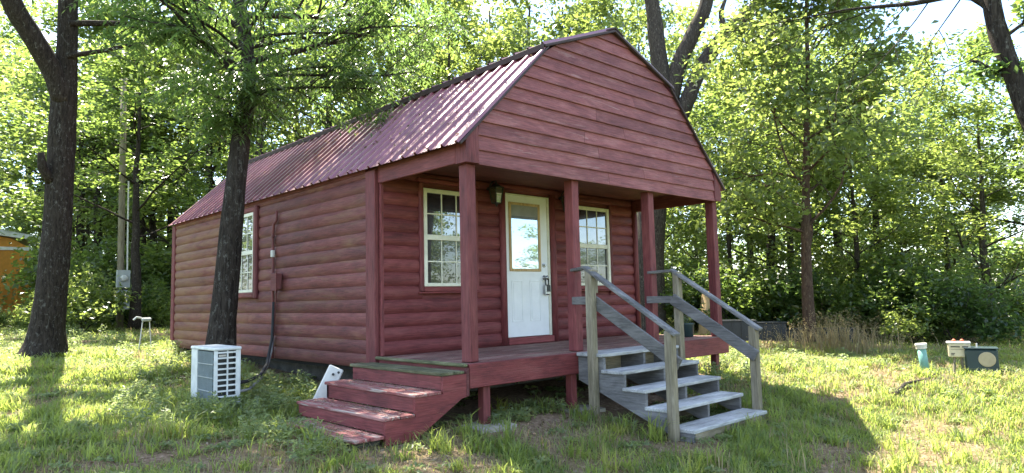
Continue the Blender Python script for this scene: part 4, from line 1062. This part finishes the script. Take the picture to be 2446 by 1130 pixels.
def pinnate(tips, per, rng, llen=.115, pairs=6, rach=.36):
    T = np.array([t[0][:] for t in tips]); cnt = rng.poisson(per, len(T)); B = np.repeat(T, cnt, 0) + rng.normal(size=(cnt.sum(), 3)) * .10
    n = len(B); a = rng.uniform(0, 6.283, n); d = np.stack([np.cos(a), np.sin(a), rng.uniform(-.35, .25, n)], 1); d /= np.linalg.norm(d, axis=1)[:, None]
    V = []; F = []; tn = []; base = 0; tone = rng.uniform(0, 1, n)
    up = np.array([0, 0, 1.0])
    s = np.cross(d, up); s /= np.linalg.norm(s, axis=1)[:, None]; ln = rach * rng.uniform(.7, 1.25, n)[:, None]
    for k in range(2 * pairs + 1):
        f = (k // 2 + 1) / (pairs + .6); sg = 1 if k % 2 else -1
        q = B + d * ln * f - up * (f * f * ln * .45)
        tang = d - up * .9 * f; tang /= np.linalg.norm(tang, axis=1)[:, None]
        if k == 2 * pairs: ld = tang
        else: ld = s * sg * .85 + tang * .55 - up * .25; ld /= np.linalg.norm(ld, axis=1)[:, None]
        w = np.cross(ld, up + .2 * rng.normal(size=(n, 3))); w /= np.linalg.norm(w, axis=1)[:, None] + 1e-9
        L_ = llen * rng.uniform(.8, 1.15, n)[:, None] * (1 - .35 * abs(f - .6))
        P = np.stack([q, q + ld * L_ * .42 + w * L_ * .16, q + ld * L_ - up * L_ * .12, q + ld * L_ * .42 - w * L_ * .16], 1).reshape(-1, 3)
        i = base + np.arange(n) * 4; base += 4 * n
        V.append(P); F.append(np.concatenate([np.stack([i, i + 1, i + 2], 1), np.stack([i, i + 2, i + 3], 1)])); tn.append(np.repeat(np.clip(tone + rng.normal(0, .12, n), 0, 1), 4))
    return fast_mesh('crown', np.concatenate(V), np.concatenate(F), np.concatenate(tn))
link('crown', pinnate(tips, 2.6, rn), M['leaf_deep'], t2)
link('crown', pinnate(low, 2.4, rn), M['leaf_deep'], t2)

# three-stemmed oak behind the right side of the cabin
g = gz(11.44, 5.6)
t3, m = hero('three_stemmed_oak', 'large grey oak with three bare stems rising behind the cabin roof', (11.44, 5.6, g), M['bark_grey'], [
    ([(11.10, 5.93, g - .15), (11.18, 5.83, g + .3), (11.24, 5.72, 2.0), (11.42, 5.50, 4.2), (11.66, 5.26, 5.6), (11.60, 5.33, 6.6), (11.56, 5.42, 7.7), (11.50, 5.50, 9.0), (11.3, 5.8, 11.5)], [.58, .48, .40, .37, .33, .25, .23, .20, .08]),
    ([(11.66, 5.24, 5.7), (11.78, 5.1, 6.4), (11.90, 4.9, 7.1), (12.1, 4.55, 7.9), (12.3, 4.21, 8.8), (12.4, 4.0, 11.0)], [.25, .24, .22, .20, .18, .07]),
    ([(11.68, 5.2, 4.9), (11.95, 4.8, 5.9), (12.2, 4.4, 6.9), (12.5, 3.85, 7.65), (12.75, 3.4, 8.1), (12.95, 2.95, 8.55), (13.2, 2.5, 9.6)], [.20, .21, .20, .19, .17, .14, .07]),
    ([(12.5, 3.85, 7.7), (12.45, 3.9, 8.3), (12.6, 3.7, 8.9)], [.11, .07, .02])], seed=12, wob=.08)
tips = []
for (p, d_, ln, r) in (((11.5, 5.5, 9), (-.8, .4, .5), 3.2, .08), ((11.4, 5.7, 10), (.3, .9, .6), 3, .07), ((12.4, 4.0, 9.6), (.8, -.4, .6), 2.8, .07), ((12.4, 4, 10.5), (-.3, -.6, .9), 2.6, .06), ((11.3, 5.8, 11), (0, -.3, 1), 2.4, .05), ((13.1, 2.6, 9.3), (.2, -.5, .9), 1.8, .05)):
    grow(m, tips, rg, p, d_, ln, r, 2, (5, 5), .2, .03)
m.build('trunk', M['bark_grey'], t3, True)
C, tone = crown_points(tips, 14, .22, rn); leaves('crown', M['leaf_yellow'], C, .18, rn, t3, tone)

# slim reddish oak by the black trough
g = gz(10.46, 1.18)
t4, m = hero('slim_oak', 'slim oak with reddish tan trunk and full crown right of the cabin', (10.46, 1.18, g), M['bark_tan'], [
    ([(10.46, 1.18, g - .1), (10.46, 1.17, g + .2), (10.46, 1.16, .8), (10.47, 1.14, 1.6), (10.49, 1.09, 2.6), (10.53, 1.0, 4.0), (10.57, .92, 5.2), (10.59, .85, 7.0), (10.6, .8, 8.0)], [.18, .145, .115, .100, .085, .065, .05, .03, .012])], seed=5, wob=.06, seg=12)
tips = []
for j in range(26):
    f = j / 25; z = 1.6 + 5.9 * f; a = j * 2.4 + rg.uniform(-.4, .4); ln = (2.9 - 1.9 * f) * rg.uniform(.75, 1.15) * (.75 if j < 3 else 1)
    grow(m, tips, rg, (10.48 + .02 * z, 1.15 - .045 * z, z), (math.cos(a), math.sin(a), .55 + .5 * f), ln, .036 - .02 * f, 2, (5, 4), .38, .03)
m.build('trunk', M['bark_tan'], t4, True)
C, tone = crown_points(tips, 14, .21, rn); leaves('crown', M['leaf_yellow'], C, .15, rn, t4, tone)

# dark tree at the right edge with a long bare branch
g = gz(4.8, -4.45)
t5, m = hero('edge_tree', 'dark tree at the right edge with a long bare branch reaching left', (4.8, -4.45, g), M['bark_dark'], [
    ([(4.83, -4.5, g - .1), (4.80, -4.42, g + .4), (4.74, -4.15, .9), (4.69, -3.92, 1.9), (4.655, -3.76, 2.5), (4.64, -3.68, 2.95), (4.62, -3.60, 3.35), (4.60, -3.56, 3.9), (4.6, -3.6, 5.2), (4.5, -3.6, 7.0)], [.20, .15, .12, .10, .09, .09, .095, .078, .07, .04]),
    ([(4.61, -3.58, 3.66), (4.60, -3.40, 3.86), (4.55, -3.15, 3.93), (4.47, -2.85, 3.93), (4.37, -2.5, 3.98), (4.25, -2.15, 4.02), (4.1, -1.8, 4.0)], [.07, .05, .036, .028, .02, .012, .004]),
    ([(4.64, -3.66, 2.9), (4.66, -3.5, 3.0), (4.63, -3.38, 3.12), (4.62, -3.32, 3.14)], [.05, .03, .02, .008])], seed=15, wob=.10, seg=14)
tips = []; bare_t = []
for (p, d_, ln, r) in (((4.60, -3.62, 3.3), (.35, -.35, .3), .7, .025), ((4.60, -3.58, 3.9), (.5, -.6, .6), 1.4, .03), ((4.6, -3.6, 4.8), (-.6, .3, .9), 1.6, .03), ((4.6, -3.6, 5.4), (.6, .5, .6), 1.8, .03), ((4.55, -3.6, 6.2), (-.2, -.7, .7), 1.6, .03)):
    grow(m, tips, rg, p, d_, ln, r, 1, (6,), .2, .02)
for (p, d_, ln) in (((4.45, -2.8, 3.94), (-.3, .6, -.5), 1.4), ((4.37, -2.5, 3.98), (-.4, .8, -.3), 1.5), ((4.52, -3.0, 3.93), (-.1, .6, -.75), 1.5), ((4.3, -2.2, 4.0), (-.1, .9, .2), 1.3), ((4.58, -3.3, 3.88), (-.2, .45, -.6), 1.2), ((4.2, -2.0, 4.02), (-.4, 1, -.1), 1.4), ((4.62, -3.55, 3.2), (-.2, 1, -.3), .9)):
    grow(m, bare_t, rg, p, d_, ln, .010, 1, (5,), .16, -.02, .5, r_end=.25)
m.build('trunk', M['bark_dark'], t5, True)
C, tone = crown_points(tips, 12, .10, rn); leaves('crown', M['leaf'], C, .11, rn, t5, tone, droop=.4)
# a leafy spray low on the trunk
C = np.array([[4.62, -3.52, 2.98]]) + rn.normal(size=(150, 3)) * np.array([.07, .15, .045]); tag(leaves('leafy_spray', M['leaf_deep'], C, .11, rn, t5, None, droop=.5), kind='stuff')

# ------------------------------------------------------------------ GRASS, WEEDS, LITTER
def sample_ground(n, d0, d1, rng, amin=-.86, amax=.86, power=1.0):
    a = rng.uniform(amin, amax, n) + math.atan2(CF.x, CF.y); d = np.sqrt(rng.uniform(0, 1, n) ** power * (d1 ** 2 - d0 ** 2) + d0 ** 2)
    x = CP.x + np.sin(a) * d; y = CP.y + np.cos(a) * d
    under = (x > -.02) & (x < W) & (y > -.15) & (y < LEN + .0)
    red = (x > -1.22) & (x < 0) & (y > -.02) & (y < 1.6)
    gst = (x > SX0 - .02) & (x < SX1 + .05) & (y > -1.44) & (y < 0)
    acb = (x > ax - .01) & (x < ax + AW) & (y > ay) & (y < ay + AD)
    k = ~(under | red | gst | acb); return x[k], y[k], d[k]
def blades(name, mat, x, y, h, w, lean, rng, tone, segs=2):
    n = len(x); z = ground(x, y); a = rng.uniform(0, 6.283, n); f = a + rng.uniform(-.8, .8, n) + 1.57
    dx, dy = np.cos(a), np.sin(a); wx, wy = np.cos(f) * w * .5, np.sin(f) * w * .5
    B = np.stack([x, y, z - .01], 1); Wv = np.stack([wx, wy, np.zeros(n)], 1); Dv = np.stack([dx, dy, np.zeros(n)], 1)
    up = np.array([0, 0, 1.0])
    mid = B + up * (h * .62)[:, None] + Dv * (h * lean * .35)[:, None]; tip = B + up * (h * (1 - .25 * np.minimum(lean, 1.5)))[:, None] + Dv * (h * lean)[:, None]
    if segs == 2:
        V = np.stack([B - Wv, B + Wv, mid - Wv * .8, mid + Wv * .8, tip], 1).reshape(-1, 3); i = np.arange(n) * 5
        F = np.concatenate([np.stack([i, i + 1, i + 3], 1), np.stack([i, i + 3, i + 2], 1), np.stack([i + 2, i + 3, i + 4], 1)]); k = 5
    else:
        V = np.stack([B - Wv, B + Wv, tip], 1).reshape(-1, 3); i = np.arange(n) * 3; F = np.stack([i, i + 1, i + 2], 1); k = 3
    return V, F, np.repeat(np.clip(tone, 0, 1), k)
def merge(parts):
    V = []; F = []; T = []; o = 0
    for v, f, t in parts: V.append(v); F.append(f + o); T.append(t); o += len(v)
    return np.concatenate(V), np.concatenate(F), np.concatenate(T)
def lawn():
    rng = np.random.RandomState(91); gp = []; dp = []
    for (n, d0, d1, w, segs, hs) in ((170000, 3.6, 9.5, .0095, 2, 1.1), (200000, 9.5, 16, .014, 2, 1.1), (150000, 16, 34, .024, 1, 1.15)):
        x, y, d = sample_ground(n, d0, d1, rng)
        br = bare(x, y); cl = fbm(x + 31, y - 12, 1.6); keep = rng.rand(len(x)) > np.clip(br * 1.15 - .1, 0, .97)
        x, y, d, cl, br = x[keep], y[keep], d[keep], cl[keep], br[keep]
        tall = sstep(.60, .80, fbm(x - 7, y + 3, 2.3))
        edge = np.exp(-((np.hypot(np.maximum(np.maximum(-x, x - 4.9), 0), np.maximum(-y, 0)) - .1) / .45) ** 2)
        h = (.028 + .050 * rng.rand(len(x)) ** 1.5 + .035 * sstep(.35, .7, cl) + .09 * tall + .08 * edge * rng.rand(len(x))) * hs
        far = sstep(14.5, 18, d) * sstep(5, 8, x); h *= 1 + far * 1.0
        dryp = np.clip(.10 + .42 * sstep(3.5, 6.5, x) * vnoise(x, y, 1.1) + .35 * br + .25 * (vnoise(x + 50, y, 1.3) > .68), 0, .8)
        isd = rng.rand(len(x)) < dryp
        lean = np.abs(rng.normal(0, .55, len(x))) + .15 + .5 * sstep(9, 14, d)
        tone = .10 + .55 * cl + .55 * (vnoise(x + 9, y + 4, 3.3) - .35) + rng.normal(0, .20, len(x)) + .15 * sstep(4, 8, x)
        wv = w * rng.uniform(.6, 1.3, len(x))
        for msk, lst in ((~isd, gp), (isd, dp)): lst.append(blades('g', None, x[msk], y[msk], h[msk], wv[msk], lean[msk], rng, tone[msk], segs))
    # fuller tufts
    cx, cy, cd = sample_ground(1500, 4.5, 15, rng); k = fbm(cx, cy, 1.0) > .42; cx, cy = cx[k], cy[k]
    extra = [(-.2, -.35), (-.35, -.5), (.0, -.55), (-.1, -.75), (.75, .35), (.9, .2), (1.1, .1), (1.35, -.3), (.35, -.1), (-1.6, 1.9), (-1.9, 2.2), (-1.2, 2.1), (-2.1, 1.7), (2.0, -1.75), (2.6, -1.6), (3.2, -1.5), (1.35, -1.2), (1.3, -.9), (3.3, -.6), (3.5, -.2), (4.1, -.2), (4.6, -.25), (-1.5, .2), (-1.4, -.2), (-1.5, .8), (-1.0, -.35), (-.6, -.45)]
    cx = np.concatenate([cx, [e[0] for e in extra]]); cy = np.concatenate([cy, [e[1] for e in extra]])
    m_ = 34; x = np.repeat(cx, m_) + rng.normal(0, .045, len(cx) * m_); y = np.repeat(cy, m_) + rng.normal(0, .045, len(cx) * m_)
    hh = np.repeat(rng.uniform(.09, .23, len(cx)), m_); hh[-len(extra) * m_:] *= 1.45
    h = hh * rng.uniform(.5, 1.15, len(x)); gp.append(blades('g', None, x, y, h, np.full(len(x), .0125), np.abs(rng.normal(0, .8, len(x))) + .2, rng, np.repeat(rng.uniform(.3, 1, len(cx)), m_), 2))
    V, F, T = merge([p for p in gp]); o = link('lawn_grass', fast_mesh('grass', V, F, T), M['grass']); tag(o, 'rough green lawn grass around the cabin', kind='stuff')
    V, F, T = merge(dp); o = link('dry_grass', fast_mesh('dry', V, F, T), M['dry_grass']); tag(o, 'dry straw coloured blades mixed into the lawn', kind='stuff')
lawn()

def weeds():
    rng = np.random.RandomState(5); pts = []
    def patch(n, x0, x1, y0, y1, hh): pts.append(np.stack([rng.uniform(x0, x1, n), rng.uniform(y0, y1, n), np.full(n, hh) * rng.uniform(.5, 1.2, n)], 1))
    patch(26, -1.15, -.15, 1.9, 3.2, .26); patch(34, -1.7, -.9, 1.7, 2.35, .20); patch(26, -2.4, -1.55, 1.8, 3.6, .20); patch(46, -1.3, -.15, 3.0, 8.0, .24); patch(60, -3.6, -1.2, 4.0, 9.5, .09); patch(330, -4, 3.5, -2.6, 4.5, .045); patch(120, 3, 9, -3.5, 1, .04)
    patch(22, -1.75, -1.27, -.2, 1.7, .17); patch(30, 3.2, 5.0, -.5, -.1, .30); patch(40, 4.9, 6.5, -.4, 2.0, .22); patch(90, -4, 0, 9.5, 14, .25); patch(60, 5.5, 10, -2, 2.5, .14); patch(14, .1, 1.3, -.1, .25, .14)
    P = np.concatenate(pts); x, y, H = P.T
    k = ~((x > ax - .02) & (x < ax + AW + .02) & (y > ay - .02) & (y < ay + AD + .02)); P = P[k]; x, y, H = P.T
    m = 46; X = np.repeat(x, m); Y = np.repeat(y, m); HH = np.repeat(H, m); f = rng.rand(len(X)) ** .7
    a = rng.uniform(0, 6.28, len(X)); r = .025 + .09 * rng.rand(len(X)) * (1.1 - .6 * f)
    C = np.stack([X + np.cos(a) * r, Y + np.sin(a) * r, ground(X, Y) + f * HH + .01], 1)
    dirs = np.stack([np.cos(a), np.sin(a), .3 * np.ones(len(a))], 1)
    V, F = leaf_arrays(C, .052, rng, up=.6, aspect=.42, dirs=dirs)
    T = np.repeat(np.clip(np.repeat(rng.uniform(.3, .9, len(x)), m) + rng.normal(0, .15, len(X)), 0, 1), 4)
    st = blades('s', None, np.repeat(x, 3) + rng.normal(0, .02, len(x) * 3), np.repeat(y, 3) + rng.normal(0, .02, len(x) * 3), np.repeat(H, 3), np.full(len(x) * 3, .006), rng.uniform(.0, .25, len(x) * 3), rng, np.full(len(x) * 3, .4), 2)
    V, F, T = merge([(V, F, T), st])
    o = link('weeds', fast_mesh('weeds', V, F, T), M['weed']); tag(o, 'leafy low weeds around the air conditioner and along the walls', kind='stuff')
weeds()
def litter():
    rng = np.random.RandomState(17)
    x, y, d = sample_ground(42000, 4.2, 15, rng); b = bare(x, y); k = rng.rand(len(x)) < .16 + .8 * b; x, y = x[k], y[k]
    C = np.stack([x, y, ground(x, y) + .012], 1)
    V, F = leaf_arrays(C, .040, rng, up=2.0, aspect=.45); T = np.repeat(rng.rand(len(C)), 4)
    # scraps lying on the red treads and the grey treads
    n = 900; kk = rng.randint(1, 4, n); xo = np.array([r_[0] for r_ in rsx])[kk]; zt = np.array([r_[1] for r_ in rsx])[kk]
    u = rng.rand(n) ** .6; X = xo + u * .31; Yy = rng.uniform(0, 1.5, n)
    C2 = np.stack([X, Yy, zt + .007], 1); V2, F2 = leaf_arrays(C2, .024, rng, up=6.0, aspect=.4)
    n3 = 420; u3 = rng.rand(n3); y3 = rng.uniform(0, LEN, n3)
    C3 = np.stack([-.10 + 1.33 * u3 - .010, y3, ZE - .05 + 1.29 * u3 + .026], 1); V3, F3 = leaf_arrays(C3, .045, rng, up=.2, aspect=.45)
    V, F, T = merge([(V, F, T), (V2, F2, np.repeat(rng.rand(n), 4)), (V3, F3, np.repeat(rng.rand(n3) * .5, 4))])
    o = link('leaf_litter', fast_mesh('litter', V, F, T), M['litter']); tag(o, 'dry leaf scraps scattered over soil and treads', kind='stuff')
M['litter'] = leafmat('leaf_litter', (.12, .075, .04), (.46, .38, .27), (.2, .14, .07), .8)
litter()

# tall dry grass clump beside the slim oak
def tall_clump():
    rng = np.random.RandomState(23); x0, y0 = 9.1, .05; root = fixed('tall_grass_clump', 'clump of tall dry seeding grass standing before the black trough', 'tall grass', (x0, y0, gz(x0, y0)))
    n = 420; a = rng.normal(0, .30, n); b = rng.normal(0, .55, n)
    rt_ = np.array([.40, -.92]); x = x0 + rt_[0] * b + a * .9; y = y0 + rt_[1] * b - a * .3
    V, F, T = blades('t', None, x, y, rng.uniform(.35, .85, n) * np.exp(-(b / 1.5) ** 2), np.full(n, .012), np.abs(rng.normal(0, .45, n)) + .1, rng, rng.rand(n), 2)
    tag(link('stalks', fast_mesh('stalks', V, F, T), M['dry_grass'], root), kind='stuff')
    i = np.arange(n) * 5 + 4; tip = V[i][:260]; C = np.repeat(tip, 9, 0) + rng.normal(size=(260 * 9, 3)) * np.array([.02, .02, .055])
    leaves('seed_heads', M['dry_grass'], C, .035, rng, root, None, droop=1.0, aspect=.3)
tall_clump()
# a few pale tall stems in the near grass
rng = np.random.RandomState(4)
for (bx_, by_, lab) in ((1.05, -2.0, 'sparse tuft of pale tall grass stems left of the grey steps'), (1.75, -2.45, 'sparse tuft of pale tall grass stems in front of the grey steps')):
    n = 12; x = bx_ + rng.normal(0, .10, n); y = by_ + rng.normal(0, .10, n)
    V, F, T = blades('t', None, x, y, rng.uniform(.12, .30, n), np.full(n, .010), rng.uniform(.1, .6, n), rng, rng.rand(n), 2)
    o = link('pale_stems', fast_mesh('stems', V, F, T), M['dry_grass']); tag(o, lab, 'grass tuft')
for o in list(scene.objects):
    if 'n' in o.keys(): del o['n']
def stick(name, label, cat, pts, r0):
    m = MB(); P = [(p[0], p[1], gz(p[0], p[1]) + .02 + p[2]) for p in pts]
    m.tube(P, [r0 * (1 - .7 * i / (len(P) - 1)) for i in range(len(P))], 7, wob=.15, seed=r0 * 99)
    o = m.build(name, M['bark_grey'], None, True); tag(o, label, cat)
stick('fallen_branch', 'dead branch lying in the sunlit dry grass at the right', 'branch', [(5.1, -2.15, .02), (5.6, -2.10, .03), (6.1, -2.25, .02), (6.7, -2.20, .03)], .028)
print('objects', len(scene.objects))
